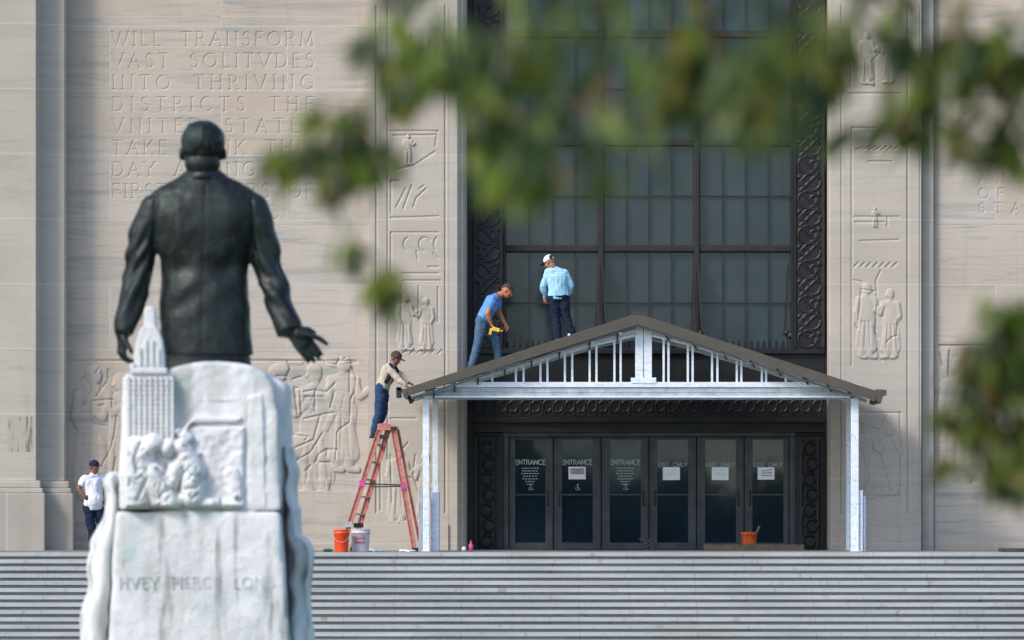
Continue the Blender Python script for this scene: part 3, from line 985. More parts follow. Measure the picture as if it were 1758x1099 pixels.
DY = 0.70
q = MB()
q.pbox(357.5, 565.5, 287.8, 291.0, DY - .08, .3)
q.pbox(357.5, 361.5, 291, 372, DY - .06, .3); q.pbox(561.5, 565.5, 291, 372, DY - .06, .3)
q.build('door_frame', MAT_DOORFRAME, bld, bevel=.01)
glass = [(366.4, 387.8), (399.6, 421.4), (433.6, 455.6), (467.4, 489.2), (501.4, 523.2), (535.0, 557.0)]
edges = [361.5] + [(glass[i][1] + glass[i + 1][0]) / 2 for i in range(5)] + [561.5]
for i, (g0, g1) in enumerate(glass):
    e0, e1 = edges[i] + .35, edges[i + 1] - .35
    q = MB()
    q.pbox(e0, g0, 291.4, 371.2, DY, .06); q.pbox(g1, e1, 291.4, 371.2, DY, .06)
    q.pbox(g0, g1, 291.4, 293.2, DY, .06); q.pbox(g0, g1, 366.2, 371.2, DY, .06)
    # raised stile mouldings
    q.pbox(e0 + .7, e0 + 1.5, 292, 370, DY - .012, .012); q.pbox(e1 - 1.5, e1 - .7, 292, 370, DY - .012, .012)
    d = q.build('door', MAT_DOORFRAME, bld, bevel=.004)
    if i == 3: pass
    MB().pbox(g0, g1, 293.2, 366.2, DY + .03, .01).build('pane', MAT_DOORGLASS, d)
    MB().pbox(g0 - 1, g1 + 1, 331.6, 332.8, DY - .05, .025).build('push_bar', MAT_DOORFRAME, d, bevel=.004)
    hh = MB(); hx = g1 + 1.8 if i % 2 == 0 else g0 - 1.8
    hh.tube(P(hx, 329, DY - .06), P(hx, 340, DY - .06), .012); hh.tube(P(hx, 329, DY - .06), P(hx, 329, DY), .01); hh.tube(P(hx, 340, DY - .06), P(hx, 340, DY), .01)
    hh.build('handle', MAT_MULLION, d, smooth=True)
    t_ = MB()
    cx_ = (g0 + g1) / 2
    if i < 3:
        flat_text(t_, text_strokes('ENTRANCE', cx_ - 10.6, cx_ + 10.6, 307.4, 3.4), DY + .024, .62)
    else:
        flat_text(t_, text_strokes('EXIT ONLY', cx_ - 10.4, cx_ + 10.2, 309.4, 2.8), DY + .024, .5)
    if i in (0, 2):
        for k, (hw, dash) in enumerate(((6.4, 7), (5.8, 6), (6.6, 7), (5.2, 5), (5.8, 6), (3.6, 4), (2.6, 3))):
            yy = 313 + k * 1.9
            for m in range(dash):
                u = -hw + 2 * hw * m / dash
                t_.pbox(cx_ + u, cx_ + u + 2 * hw / dash * .72, yy, yy + .7, DY + .022, .004)
    if i < 3:
        t_.tube(P(cx_ + .2, 325.2, DY + .024), P(cx_ + .2, 325.2, DY + .02), .016)
        flat_text(t_, [[(cx_, 325.8), (cx_, 327.4), (cx_ + 1.4, 327.4), (cx_ + 1.9, 328.8)], arc(cx_, 327.6, 1.2, 1.3, 200, 20, 8)], DY + .024, .42)
    t_.build('lettering', MAT_WHITE, d)

# notices taped to the doors
for i, (x0, x1, y0, y1, mt, lab) in enumerate((
        (404.2, 416.4, 312.3, 321.2, MAT_PINKPAPER, 'pink printed notice in a white border on the second entrance door from the left'),
        (471.2, 483.4, 312.6, 321.8, MAT_PAPER, 'white paper sheet with a curled lower corner on the fourth door from the left'),
        (506.0, 518.0, 312.6, 321.8, MAT_PAPER, 'white paper sheet taped to the glass of the fifth door from the left'),
        (538.6, 550.6, 312.6, 321.4, MAT_PAPER, 'white paper sheet with dark scribbled lines on the rightmost door'))):
    Y_ = DY + .015
    q = MB()
    nx, ny = 8, 6
    rng = random.Random(i + 20)
    bx = [rng.uniform(-.2, .2) for _ in range(4)]
    vs = []
    for b in (0, .0015):
        for r_ in range(ny + 1):
            for c_ in range(nx + 1):
                u, v_ = c_ / nx, r_ / ny
                curl = .012 * (max(0, v_ - .6) * 2) ** 2 * (1 if i != 1 else (1.6 - u))
                vs.append(P(x0 + (x1 - x0) * u, y0 + (y1 - y0) * v_ + (bx[0] * u + bx[1] * (1 - u)) * .5, Y_ + b - curl - .002 * math.sin(5 * u + i)))
    fs = []
    n_ = (nx + 1) * (ny + 1)
    for r_ in range(ny):
        for c_ in range(nx):
            a_ = r_ * (nx + 1) + c_
            fs.append((a_, a_ + nx + 1, a_ + nx + 2, a_ + 1))
            fs.append((n_ + a_, n_ + a_ + 1, n_ + a_ + nx + 2, n_ + a_ + nx + 1))
    q.add(vs, fs)
    root = q.build('paper_notice', MAT_PAPER if i else MAT_PAPER, None, smooth=True)
    tag(root, lab, 'notice', 'paper notices taped to the doors')
    ink = MB()
    if i == 0:
        ink.pbox(x0 + 1, x1 - 1, y0 + .9, y0 + 5.2, Y_ - .010, .001)
        ink.build('print', MAT_PINKPAPER, root)
        ink = MB()
        for k in range(4): ink.pbox(x0 + 2 + k % 2, x1 - 2.5 + k % 2, y0 + 1.5 + k * 1.1, y0 + 1.9 + k * 1.1, Y_ - .012, .001)
        ink.build('text', MAT_INK, root)
    elif i == 3:
        for k in range(3): ink.bar(P(x0 + 3, y0 + 3.0 + k * 1.5, Y_ - .012), P(x1 - 1.5, y0 + 1.6 + k * 2.1, Y_ - .012), M(.45), .001)
        ink.build('text', MAT_INK, root)
    else:
        for k in range(3): ink.pbox(x0 + 2.5, x1 - 3 - k % 2, y0 + 2 + k * 1.5, y0 + 2.25 + k * 1.5, Y_ - .010, .001)
        ink.build('text', MAT_ALU, root)

# ================================================================== LANDING, STEPS, GROUND
SX0, SX1 = -24.0, 30.0
NS, RISE, TREAD, EDGE = 49, 0.1262, 0.36, -6.2
GROUND = -NS * RISE
tag(MB().box(SX0, SX1, EDGE + .5, 3.0, -0.5, 0.0).build('landing', MAT_STEPS), kind='structure')
vs, fs = [], []
prof = []
for k in range(NS):
    y0 = EDGE - k * TREAD
    z0 = -k * RISE
    prof += [(y0 + TREAD + (.5 - TREAD if k == 0 else .100), z0), (y0 + .006, z0), (y0, z0 - .010), (y0, z0 - .072), (y0 + .008, z0 - .079), (y0 + .095, z0 - .081)]
    if k < NS - 1: prof.append((y0 + .100, z0 - RISE))
prof.append((EDGE - NS * TREAD + TREAD + .055, GROUND - .3))
xs = [SX0, SX1]
for xx in xs:
    vs += [(xx, y, z) for y, z in prof]
n = len(prof)
fs = [(i, i + 1, n + i + 1, n + i) for i in range(n - 1)]
tag(MB().add(vs, fs).build('steps', MAT_STEPS), kind='structure')
gm = NT('lawn')
n1 = gm.noise(gm.pos(), .35, 6)
c_ = gm.mix(gm.ramp(n1, .35, .65), (0.035, 0.065, 0.018), (0.075, 0.105, 0.03))
gm.bump(gm.noise(gm.pos(), 9, 5), .6, .05)
tag(MB().add([(-700, -900, GROUND), (700, -900, GROUND), (700, 300, GROUND), (-700, 300, GROUND)], [(0, 1, 2, 3)]).build('ground', gm.fin(c_, .9)), kind='structure')
# low dark slab lying at the right end of the landing
tag(MB().box(X(711.5, -5), X(760, -5), -5.4, -4.2, 0.0, 0.065).build('floor_slab', MAT_DOORFRAME, None, bevel=.008), 'low dark metal slab lying on the landing at the far right', 'slab')

# ================================================================== GABLE CANOPY (under construction)
CY = -4.0      # front truss plane
can = thing('entrance_canopy', 'galvanised steel gable canopy with olive brown roof edge in front of the doors', 'canopy', (X(453, CY), CY, 0))
CB = -0.55     # back plane
apex = (453.3, 203.2)
le, re = (285.6, 257.4), (623.8, 258.6)


def cz(px, py): return (X(px, CY - .35), Z(py, CY - .35))


FY = CY - 0.35
# roof: fascia boards (thick dark edge) and roof sheet behind
for (a_, b_, nm) in ((le, apex, 0), (apex, re, 1)):
    th = 8.2
    pts = [cz(*a_), cz(*b_), cz(b_[0], b_[1] + th), cz(a_[0] + (3.4 if nm == 0 else 0), a_[1] + (5.0 if nm == 0 else th))]
    if nm == 1: pts = [cz(*a_), cz(*b_), cz(b_[0] - .6, b_[1] + 6.6), cz(a_[0], a_[1] + th)]
    MB().prism(pts, FY, FY + .05).build('fascia', MAT_ROOF, can, bevel=.006)
    q = MB()
    n_ = 1 if nm else -1
    q.prism([cz(apex[0], apex[1] + th + .05), cz(apex[0], apex[1] + th + 1.3), cz((b_ if nm else a_)[0] - n_ * 8, (b_ if nm else a_)[1] + th - 1.2), cz((b_ if nm else a_)[0] - n_ * 8, (b_ if nm else a_)[1] + th - 2.5)], FY + .015, FY + .06)
    q.build('soffit_shade', MAT_DOORFRAME, can)  # thin dark strip added as the shaded underside of the roof edge
    q = MB()
    up = Vector((0, 0, M(1.0)))
    pa, pb = Vector((X(a_[0], FY), 0, Z(a_[1] + .9, FY))), Vector((X(b_[0], FY), 0, Z(b_[1] + .9, FY)))
    nseg = 24
    for k in range(nseg):
        u0, u1 = k / nseg, (k + 1) / nseg
        q0, q1 = pa.lerp(pb, u0), pa.lerp(pb, u1)
        q.add([(q0.x, FY + .05, q0.z), (q1.x, FY + .05, q1.z), (q1.x, CB, q1.z), (q0.x, CB, q0.z),
               (q0.x, FY + .05, q0.z - .03), (q1.x, FY + .05, q1.z - .03), (q1.x, CB, q1.z - .03), (q0.x, CB, q0.z - .03)],
              [(0, 1, 2, 3), (7, 6, 5, 4), (0, 4, 5, 1), (2, 6, 7, 3)])
        if k % 3 == 0: q.bar((q0.x, FY + .06, q0.z + .012), (q0.x, CB, q0.z + .012), .03, .025, (0, 0, 1))
    q.build('roof_sheet', MAT_ROOF, can)
MB().bar((X(apex[0], FY), FY - .01, Z(apex[1] - .2, FY)), (X(apex[0], FY), CB, Z(apex[1] - .2, FY)), .16, .02, (0, 0, 1)).build('ridge_cap', MAT_ROOF, can)
# open gutter ends
q = MB(); q.prism([cz(623.4, 257.2), cz(630.4, 257.6), cz(630.2, 261.5), cz(627.6, 262.4), cz(626.4, 267.2), cz(623.6, 266.4)], FY - .03, FY + 3.4)
q.build('gutter', MAT_ROOF, can, bevel=.005)
q = MB(); q.prism([cz(285.8, 258.6), cz(288.6, 257.9), cz(290.4, 263.4), cz(287.0, 263.0)], FY - .02, FY + 3.4)
q.build('gutter', MAT_ROOF, can, bevel=.005)


def truss(Y, full=True):
    """one truss plane; photo pixels are those of the front plane"""
    def pt(px, py): return Vector((X(px, CY), Y, Z(py, CY)))
    t = MB()

    def bar(x0, y0, x1, y1, wpx, d, dy=0):
        a_, b_ = pt(x0, y0), pt(x1, y1)
        a_.y += dy; b_.y += dy
        t.bar(a_, b_, M(wpx, CY), d)
    # bottom chord: bright upper flange and box beam
    bar(320, 253.9, 594, 253.9, 3.6, .10)
    bar(302, 262.6, 611, 262.6, 1.2, .11, .01)
    # rafters, a doubled channel
    for s_ in (-1, 1):
        ex = 292 if s_ < 0 else 622
        ey = 263.6 if s_ < 0 else 264.6
        bar(457.3, 213.6, ex, ey, 2.4, .08)
        bar(457.3, 217.6, 302 if s_ < 0 else 612, 255.0 + 9 * 0, 1.5, .10, .02)
        bar(457.3, 215.7, ex + 8 * -s_, ey - 2.0, 1.6, .05, .045)
    return t, bar, pt


MAT_GALV2 = plain('dull galvanised steel', (.40, .45, .50), .55, .1, .25, 6)


def box_beam(Y):
    q = MB(); q.box(X(302, CY), X(610.6, CY), Y - .02, Y + .06, Z(262.8, CY), Z(256.2, CY))
    q.box(X(302, CY), X(610.6, CY), Y - .028, Y - .0205, Z(259.4, CY), Z(258.8, CY))
    q.build('beam', MAT_GALV2, can, bevel=.004)


t, bar, pt = truss(CY)
t.build('truss', MAT_GALV, can)
box_beam(CY)
# king post and studs
q = MB(); q.box(X(451.6, CY), X(457.2, CY), CY - .06, CY + .05, Z(252.2, CY), Z(212, CY)); q.box(X(457.7, CY), X(463.4, CY), CY - .05, CY + .05, Z(252.2, CY), Z(212, CY))
q.box(X(448.5, CY), X(466.5, CY), CY - .065, CY - .058, Z(253, CY), Z(249, CY))
q.build('king_post', MAT_GALV, can, bevel=.008)
low = lambda px: 217.6 + (255 - 217.6) * ((457.3 - px) / (457.3 - 302) if px < 457 else (px - 457.3) / (612 - 457.3))
for xx in (366.8, 372.2, 384.2, 389.2, 401.6, 406.8, 419.2, 424.0, 436.8, 441.2, 471.8, 475.2, 489.0, 492.4, 506.2, 510.0, 523.8, 527.0, 541.6, 544.6, 558.6, 350.0, 575):
    if low(xx) > 250: continue
    q = MB(); q.box(X(xx - .75, CY), X(xx + .75, CY), CY - .035, CY + .035, Z(252.4, CY), Z(low(xx) + .2, CY))
    q.build('stud', MAT_GALV, can)
# purlins running back, dark clips where they cross the rafter
for s_ in (-1, 1):
    for k, u in enumerate((.10, .22, .35, .47, .585, .70, .80, .89)):
        px = 457.3 + (292 - 457.3) * u if s_ < 0 else 457.3 + (622 - 457.3) * u
        py = 211.8 + 51 * u
        q = MB()
        q.bar((X(px, CY), FY + .06, Z(py + .6, CY)), (X(px, CY), CB, Z(py + .6, CY)), .05, .04, (0, 0, 1))
        q.build('purlin', MAT_GALV, can)
        c2 = MB(); c2.bar(P(px - 1.6, py + .6, CY - .07), P(px + 2.0 * -s_ * -1, py + 6.5, CY - .07), M(1.2), .03)
        c2.build('clip', MAT_DOORFRAME, can)
# rear truss in the same steel
t2, _, _ = truss(CB - .1)
t2.build('truss', MAT_GALV, can)
box_beam(CB - .1)
# side beams and corner posts
for s_, xx in ((-1, 306.0), (1, 607.6)):
    q = MB(); q.box(X(xx - 3, CY), X(xx + 3, CY), CY + .08, CB, Z(262.5, CY), Z(256, CY)); q.build('side_beam', MAT_GALV, can)


def post(px0, px1, Y, ytop):
    q = MB()
    x0, x1 = X(px0, Y), X(px1, Y)
    q.box(x0, x1, Y - .05, Y + .06, 0.0, Z(ytop, Y))
    q.box(x0 - .03, x1 + .03, Y - .09, Y + .10, 0.0, .012)
    o = q.build('post', MAT_GALV, can, bevel=.006)
    for zz in (.25, .8, 1.3, 2.1):
        MB().ball(((x0 + x1) / 2, Y - .052, zz), .011, .008, .011).build('bolt', MAT_ALU, o)
    return o


post(300.6, 305.2, CY, 263.2)
post(605.0, 610.4, CY, 263.2)
post(307.6, 311.6, -2.2, 262.6)
post(601.6, 605.6, CB - .1, 262.6)
# metal shields fixed round the foot of the left post
q = MB(); q.box(X(306.4, CY + .2), X(312.2, CY + .2), CY + .2, CY + 1.5, 0, Z(330.5, CY)); q.build('post_casing', MAT_GALV, can, bevel=.008)
q = MB(); q.box(X(297.6, CY), X(300.3, CY), CY + .02, CY + .5, 0, Z(328.5, CY)); q.build('post_casing', plain('weathered zinc', (.33, .37, .40), .55, .3), can, bevel=.008)
q = MB(); q.box(X(611.0, CY), X(613.4, CY), CY + .0, CY + .5, 0, Z(329.0, CY)); q.box(X(613.9, CY), X(615.6, CY), CY + .1, CY + .5, 0, Z(333, CY)); q.build('post_casing', MAT_GALV, can, bevel=.006)
q = MB(); q.pbox(450.6, 452.4, 259.0, 260.6, CY - .012, .01); q.pbox(454, 457.4, 259.2, 260.4, CY - .012, .01); q.build('stamp', MAT_INK, can)

# ================================================================== STEPLADDER
LY = -3.6
lad = thing('stepladder', 'faded orange fibreglass stepladder standing open beside the canopy post', 'ladder', (X(268, LY), LY, 0))


def rail(x0, y0, x1, y1, w_, Y0, Y1, nm='rail'):
    a_, b_ = P(x0, y0, LY), P(x1, y1, LY)
    a_.y = Y0; b_.y = Y1
    q = MB(); q.bar(a_, b_, M(w_, LY), .045)
    q.bar(a_ + Vector((M(w_ / 2 - .3, LY), -.03, 0)), b_ + Vector((M(w_ / 2 - .3, LY), -.03, 0)), .014, .03)
    q.bar(a_ - Vector((M(w_ / 2 - .3, LY), .03, 0)), b_ - Vector((M(w_ / 2 - .3, LY), .03, 0)), .014, .03)
    return q.build(nm, MAT_FIBRE, lad)


rail(270.6, 284.0, 243.2, 370.6, 3.8, LY - .25, LY - .30)
rail(276.0, 286.0, 250.6, 370.4, 4.0, LY + .05, LY + .20)
rail(279.4, 285.0, 294.6, 370.2, 3.6, LY - .22, LY - .25, 'rear_rail')
rail(282.8, 286.0, 298.2, 366.0, 2.2, LY + .05, LY + .22, 'rear_rail')
q = MB(); q.prism([(X(268.4, LY), Z(282.0, LY)), (X(274.8, LY), Z(281.2, LY)), (X(283, LY), Z(283.6, LY)), (X(283.2, LY), Z(286.6, LY)), (X(268.6, LY), Z(286.6, LY))], LY - .30, LY + .12)
q.build('top_cap', MAT_FIBRE, lad, bevel=.01)
MB().pbox(269.8, 274.2, 289.6, 292.4, LY - .33, .06).build('tool_tray', MAT_BLACK, lad, bevel=.006)
MB().pbox(277.6, 281.8, 283.8, 286.2, LY - .33, .06).build('hinge', MAT_BLACK, lad, bevel=.006)
for k in range(6):
    u = (k + 1) / 7.0
    q = MB()
    a_ = P(270.6 + (243.2 - 270.6) * u, 284 + 86.6 * u, LY); a_.y = LY - .26
    b_ = P(276 + (250.6 - 276) * u, 286 + 84.4 * u, LY); b_.y = LY + .05 + .15 * u
    q.bar(a_, b_, .08, .03, (0, 0, 1)); q.build('step', MAT_ALU, lad)
q = MB(); q.bar(P(259, 324.4, LY - .2), P(286.6, 325.4, LY - .2), M(.9), .02); q.bar(P(264, 326.6, LY + .1), P(288, 326.2, LY + .1), M(.8), .02)
q.build('spreader', MAT_BLACK, lad)
for (a_, b_) in ((257.4, 323.8), (287.4, 325.6)):
    MB().pbox(a_ - 1.9, a_ + 1.7, b_ - 2, b_ + 2.4, LY - .32, .02).build('sticker', MAT_PINK, lad)
for (a_, b_, yy, m_) in ((243.0, 370.6, LY - .3, MAT_ALU), (250.4, 370.6, LY + .2, MAT_BLACK), (294.8, 370.4, LY - .25, MAT_BLACK), (298.4, 366.5, LY + .22, MAT_BLACK)):
    p_ = P(a_, b_, LY)
    MB().box(p_.x - .05, p_.x + .05, yy - .04, yy + .04, 0, .07).build('foot', m_, lad, bevel=.008)
# zinc shoes higher up the climbing rails
MB().pbox(245.6, 250.2, 351.6, 355.4, LY - .36, .03).build('shoe', MAT_ALU, lad, bevel=.005)
MB().pbox(251.4, 258.4, 352.4, 355.6, LY - .2, .03).build('shoe', MAT_BLACK, lad, bevel=.005)


# ================================================================== BUCKETS AND SMALL THINGS
def bucket(name, label, px0, px1, py, Y, mat, base=0.0, handle=True, group=None, rim=None):
    cx_ = (X(px0, Y) + X(px1, Y)) / 2
    r = (X(px1, Y) - X(px0, Y)) / 2
    h = Z(py, Y) - base
    root = thing(name, label, 'bucket', (cx_, Y, base), group)
    n = 28
    prof = [(0, .0), (r * .84, 0), (r * .86, .01), (r * .96, h * .82), (r * 1.0, h * .83), (r * 1.0, h * .86), (r * .965, h * .87), (r * .98, h * .97), (r * 1.0, h * .975), (r * 1.0, h), (r * .93, h), (r * .82, .02), (0, .02)]
    vs, fs = [], []
    for (a_, z_) in prof:
        for i in range(n):
            an = 2 * math.pi * i / n
            vs.append((cx_ + a_ * math.cos(an), Y + a_ * math.sin(an), base + z_))
    for k in range(len(prof) - 1):
        for i in range(n):
            j = (i + 1) % n
            fs.append((k * n + i, k * n + j, (k + 1) * n + j, (k + 1) * n + i))
    MB().add(vs, fs).build('pail', mat, root, smooth=True)
    if handle:
        q = MB()
        pts = [Vector((cx_ + r * 1.02 * math.cos(a), Y - .02 - r * .25 * math.sin(a) ** 2 - r * .75 * math.sin(a), base + h * .85 - h * .42 * math.sin(a))) for a in [math.pi * k / 12 for k in range(13)]]
        for a_, b_ in zip(pts[:-1], pts[1:]): q.tube(a_, b_, .004, n=6)
        q.build('handle', MAT_ALU, root, smooth=True)
    return root, cx_, r, h


bucket('bucket', 'bright orange plastic bucket at the foot of the stepladder', 237.2, 248.4, 357.0, -5.2, MAT_ORANGE, group='buckets on the landing')
root, cx_, r, h = bucket('bucket', 'off white plastic bucket with red print beside the stepladder', 249.4, 263.2, 356.6, -4.9, MAT_BUCKET, group='buckets on the landing')
q = MB()
for row, (y_, seg) in enumerate(((.60, 5), (.42, 6))):
    for k in range(seg):
        a0 = -math.pi / 2 - .62 + 1.24 * k / seg
        a1 = a0 + 1.24 / seg * .7
        rr = r * (.86 + .10 * y_) + .006
        for m in range(3):
            b0 = a0 + (a1 - a0) * m / 3; b1 = a0 + (a1 - a0) * (m + 1) / 3
            z0, z1 = h * (y_ - .055 + (.03 if m == 1 and k % 2 else 0)), h * (y_ + .055 - (.03 if m == 2 else 0))
            q.add([(cx_ + rr * math.cos(b0), -4.9 + rr * math.sin(b0), z0), (cx_ + rr * math.cos(b1), -4.9 + rr * math.sin(b1), z0),
                   (cx_ + rr * math.cos(b1), -4.9 + rr * math.sin(b1), z1), (cx_ + rr * math.cos(b0), -4.9 + rr * math.sin(b0), z1)], [(0, 1, 2, 3)])
q.build('print', MAT_RED, root)
# plank with the third bucket on it
PB = -0.6
tag(MB().box(X(500, PB), X(571.5, PB), PB - .15, PB + .15, 0.0, M(4.2)).build('plank', MAT_WOOD, None, bevel=.006), 'long brown timber plank lying in front of the right doors', 'plank')
bucket('bucket', 'scuffed orange tub with a brush in it, standing on the plank by the doors', 526.6, 538.4, 358.6, PB, MAT_ORANGE2, base=M(4.2) + .001, handle=False, group='buckets on the landing')
q = MB(); q.bar(P(536.6, 362, PB), P(539.8, 354.4, PB), .045, .02); q.build('brush', MAT_WOOD)
tag(bpy.data.objects['brush'], 'pale wooden brush handle leaning out of the scuffed orange tub', 'brush')
# bottle
BYy = -3.4
q = MB(); b0 = P(334.8, 371, BYy)
q.loft([((b0.x, BYy, z), Vector((rr, 0, 0)), Vector((0, rr, 0))) for z, rr in ((0, .04), (.005, .045), (.12, .045), (.15, .018), (.185, .018))])
bt = q.build('bottle', plain('pink plastic', (.60, .10, .22), .4), None, smooth=True)
tag(bt, 'small pink plastic bottle standing on the landing left of the doors', 'bottle')
MB().tube((b0.x, BYy, .185), (b0.x, BYy, .205), .02).build('lid', MAT_RED, bt)
q = MB(); b0 = P(329.8, 370, BYy); q.ball((b0.x, BYy - .1, .045), .045, .045, .045)
tag(q.build('ball', MAT_PAPER, None, smooth=True), 'small white ball on the landing next to the pink bottle', 'ball')
# crumpled cloth
q = MB()
for k in range(9):
    q.ball((X(262 + k * 1.1, -4.4) + random.uniform(-.04, .04), -4.4 + random.uniform(-.12, .12), .02), random.uniform(.05, .09), .07, random.uniform(.02, .04))
for k in range(4): q.ball((X(286 + k * 2.4, -4.6), -4.6 + random.uniform(-.1, .1), .015), .06, .05, .02)
o = q.melt('crumpled_cloth', MAT_PAPER, None, .012, 2, lambda c: .012 * noise3(c, 30))
tag(o, 'crumpled white cloth on the landing beneath the stepladder', 'cloth')
q = MB()
for k in range(5): q.ball((X(231 + k * 1.1, -5.2), -5.2, .03), .035, .04, random.uniform(.02, .04))
o = q.melt('work_glove', plain('green fabric', (.03, .09, .04), .9), None, .008, 2)
tag(o, 'small dark green glove lying left of the bright orange bucket', 'glove')
# coiled wire
q = MB()
wc = P(460.2, 372, -5.4)
for k in range(26):
    a_ = k * .75; b_ = (k + 1) * .75
    f_ = lambda a: Vector((wc.x + .13 * math.cos(a) + .05 * math.sin(a * .37), -5.4 + .12 * math.sin(a), .03 + .012 * a + .03 * math.sin(a * 1.7)))
    q.tube(f_(a_), f_(b_), .009, n=6)
tag(q.build('coiled_cable', MAT_BLACK, None, smooth=True), 'tangled coil of black cable on the top step before the middle doors', 'cable')


# ================================================================== PEOPLE
def rotframe(fwd, up):
    y = Vector(fwd).normalized()
    x = y.cross(Vector(up)).normalized()
    z = x.cross(y).normalized()
    return Matrix((x, y, z)).transposed()       # columns: right, forward, up


def hand(mb, wrist, d, palm, side, s=1.0, curl=0.5):
    """palm plus four bent fingers of different length and a thumb leaving the side"""
    d = Vector(d).normalized(); palm = Vector(palm)
    palm = (palm - d * palm.dot(d)).normalized()
    w_ = d.cross(palm).normalized() * side
    c = Vector(wrist)
    mb.loft([(c - d * .01 * s, w_ * .026 * s, palm * .020 * s), (c + d * .03 * s, w_ * .036 * s, palm * .018 * s), (c + d * .085 * s, w_ * .042 * s, palm * .015 * s)], 12)
    for k, (off, L) in enumerate(((.030, .072), (.010, .082), (-.011, .076), (-.030, .060))):
        p0 = c + d * .078 * s + w_ * off * s
        a = curl * .55
        d1 = (d * math.cos(a) + palm * math.sin(a) + w_ * off * 1.5).normalized()
        p1 = p0 + d1 * L * .45 * s
        a = curl * 1.3
        d2 = (d * math.cos(a) + palm * math.sin(a)).normalized()
        p2 = p1 + d2 * L * .32 * s
        a = curl * 1.9
        d3 = (d * math.cos(a) + palm * math.sin(a)).normalized()
        p3 = p2 + d3 * L * .26 * s
        mb.limb([p0, p1, p2, p3], [.0095 * s, .009 * s, .0082 * s, .007 * s])
    t0 = c + d * .022 * s + w_ * .026 * s
    t1 = t0 + (d * .6 + w_ * .75 + palm * .25).normalized() * .035 * s
    t2 = t1 + (d * .85 + w_ * .4 + palm * .35).normalized() * .030 * s
    mb.limb([t0, t1, t2], [.014 * s, .011 * s, .009 * s])


def head(mb, c, fwd, up, s=1.0):
    m = rotframe(fwd, up)
    L = lambda x, y, z: Vector(c) + m @ Vector((x, y, z)) * s
    mb.ball(L(0, -.01, .025), .076 * s, .094 * s, .095 * s, rot=m)
    mb.ball(L(0, .025, -.035), .060 * s, .068 * s, .078 * s, rot=m)
    mb.ball(L(0, .050, -.085), .032 * s, .034 * s, .026 * s, rot=m)       # chin
    mb.ball(L(0, .062, .018), .050 * s, .026 * s, .014 * s, rot=m)        # brow
    mb.limb([L(0, .085, .005), L(0, .105, -.028)], [.010 * s, .015 * s])  # nose
    mb.ball(L(0, .080, -.058), .026 * s, .014 * s, .006 * s, rot=m)
    mb.ball(L(0, .079, -.068), .022 * s, .013 * s, .006 * s, rot=m)       # lips
    for sx in (-1, 1):
        mb.ball(L(sx * .078, -.005, -.008), .010 * s, .020 * s, .032 * s, rot=m)   # ears
        mb.ball(L(sx * .038, .062, -.020), .022 * s, .022 * s, .018 * s, rot=m)    # cheeks
        mb.ball(L(sx * .030, .078, .006), .011 * s, .008 * s, .006 * s, rot=m)     # eyes
    return m, L


def eyes(L, m, mat, root, s=1.0):
    q = MB()
    for sx in (-1, 1): q.ball(L(sx * .030, .083, .006), .008 * s, .006 * s, .005 * s, rot=m)
    return q.build('eyes', mat, root, smooth=True)


def torso_rings(hip, chest, hx, sx_, front, k=1.0, low=-.06, hi=1.0, belly=0.0):
    """hip / chest centres, hx/sx_ unit side vectors; returns rings"""
    out = []
    sp = chest - hip
    Ls = sp.length
    for t_, wx, wy in ((low, .155, .105), (.10, .170, .118), (.30, .155, .112), (.48, .150, .108), (.68, .168, .118), (.86, .180, .115), (.97, .165, .098), (1.08, .120, .078)):
        if t_ > hi: continue
        u = hx.lerp(sx_, max(0, min(1, t_))).normalized()
        f_ = front.copy()
        f_ = (f_ - u * f_.dot(u)).normalized()
        off = f_ * belly * max(0, 1 - abs(t_ - .28) / .4)
        out.append((hip + sp * t_ + off, u * wx * k, f_ * (wy * k + belly * max(0, 1 - abs(t_ - .28) / .4))))
    return out


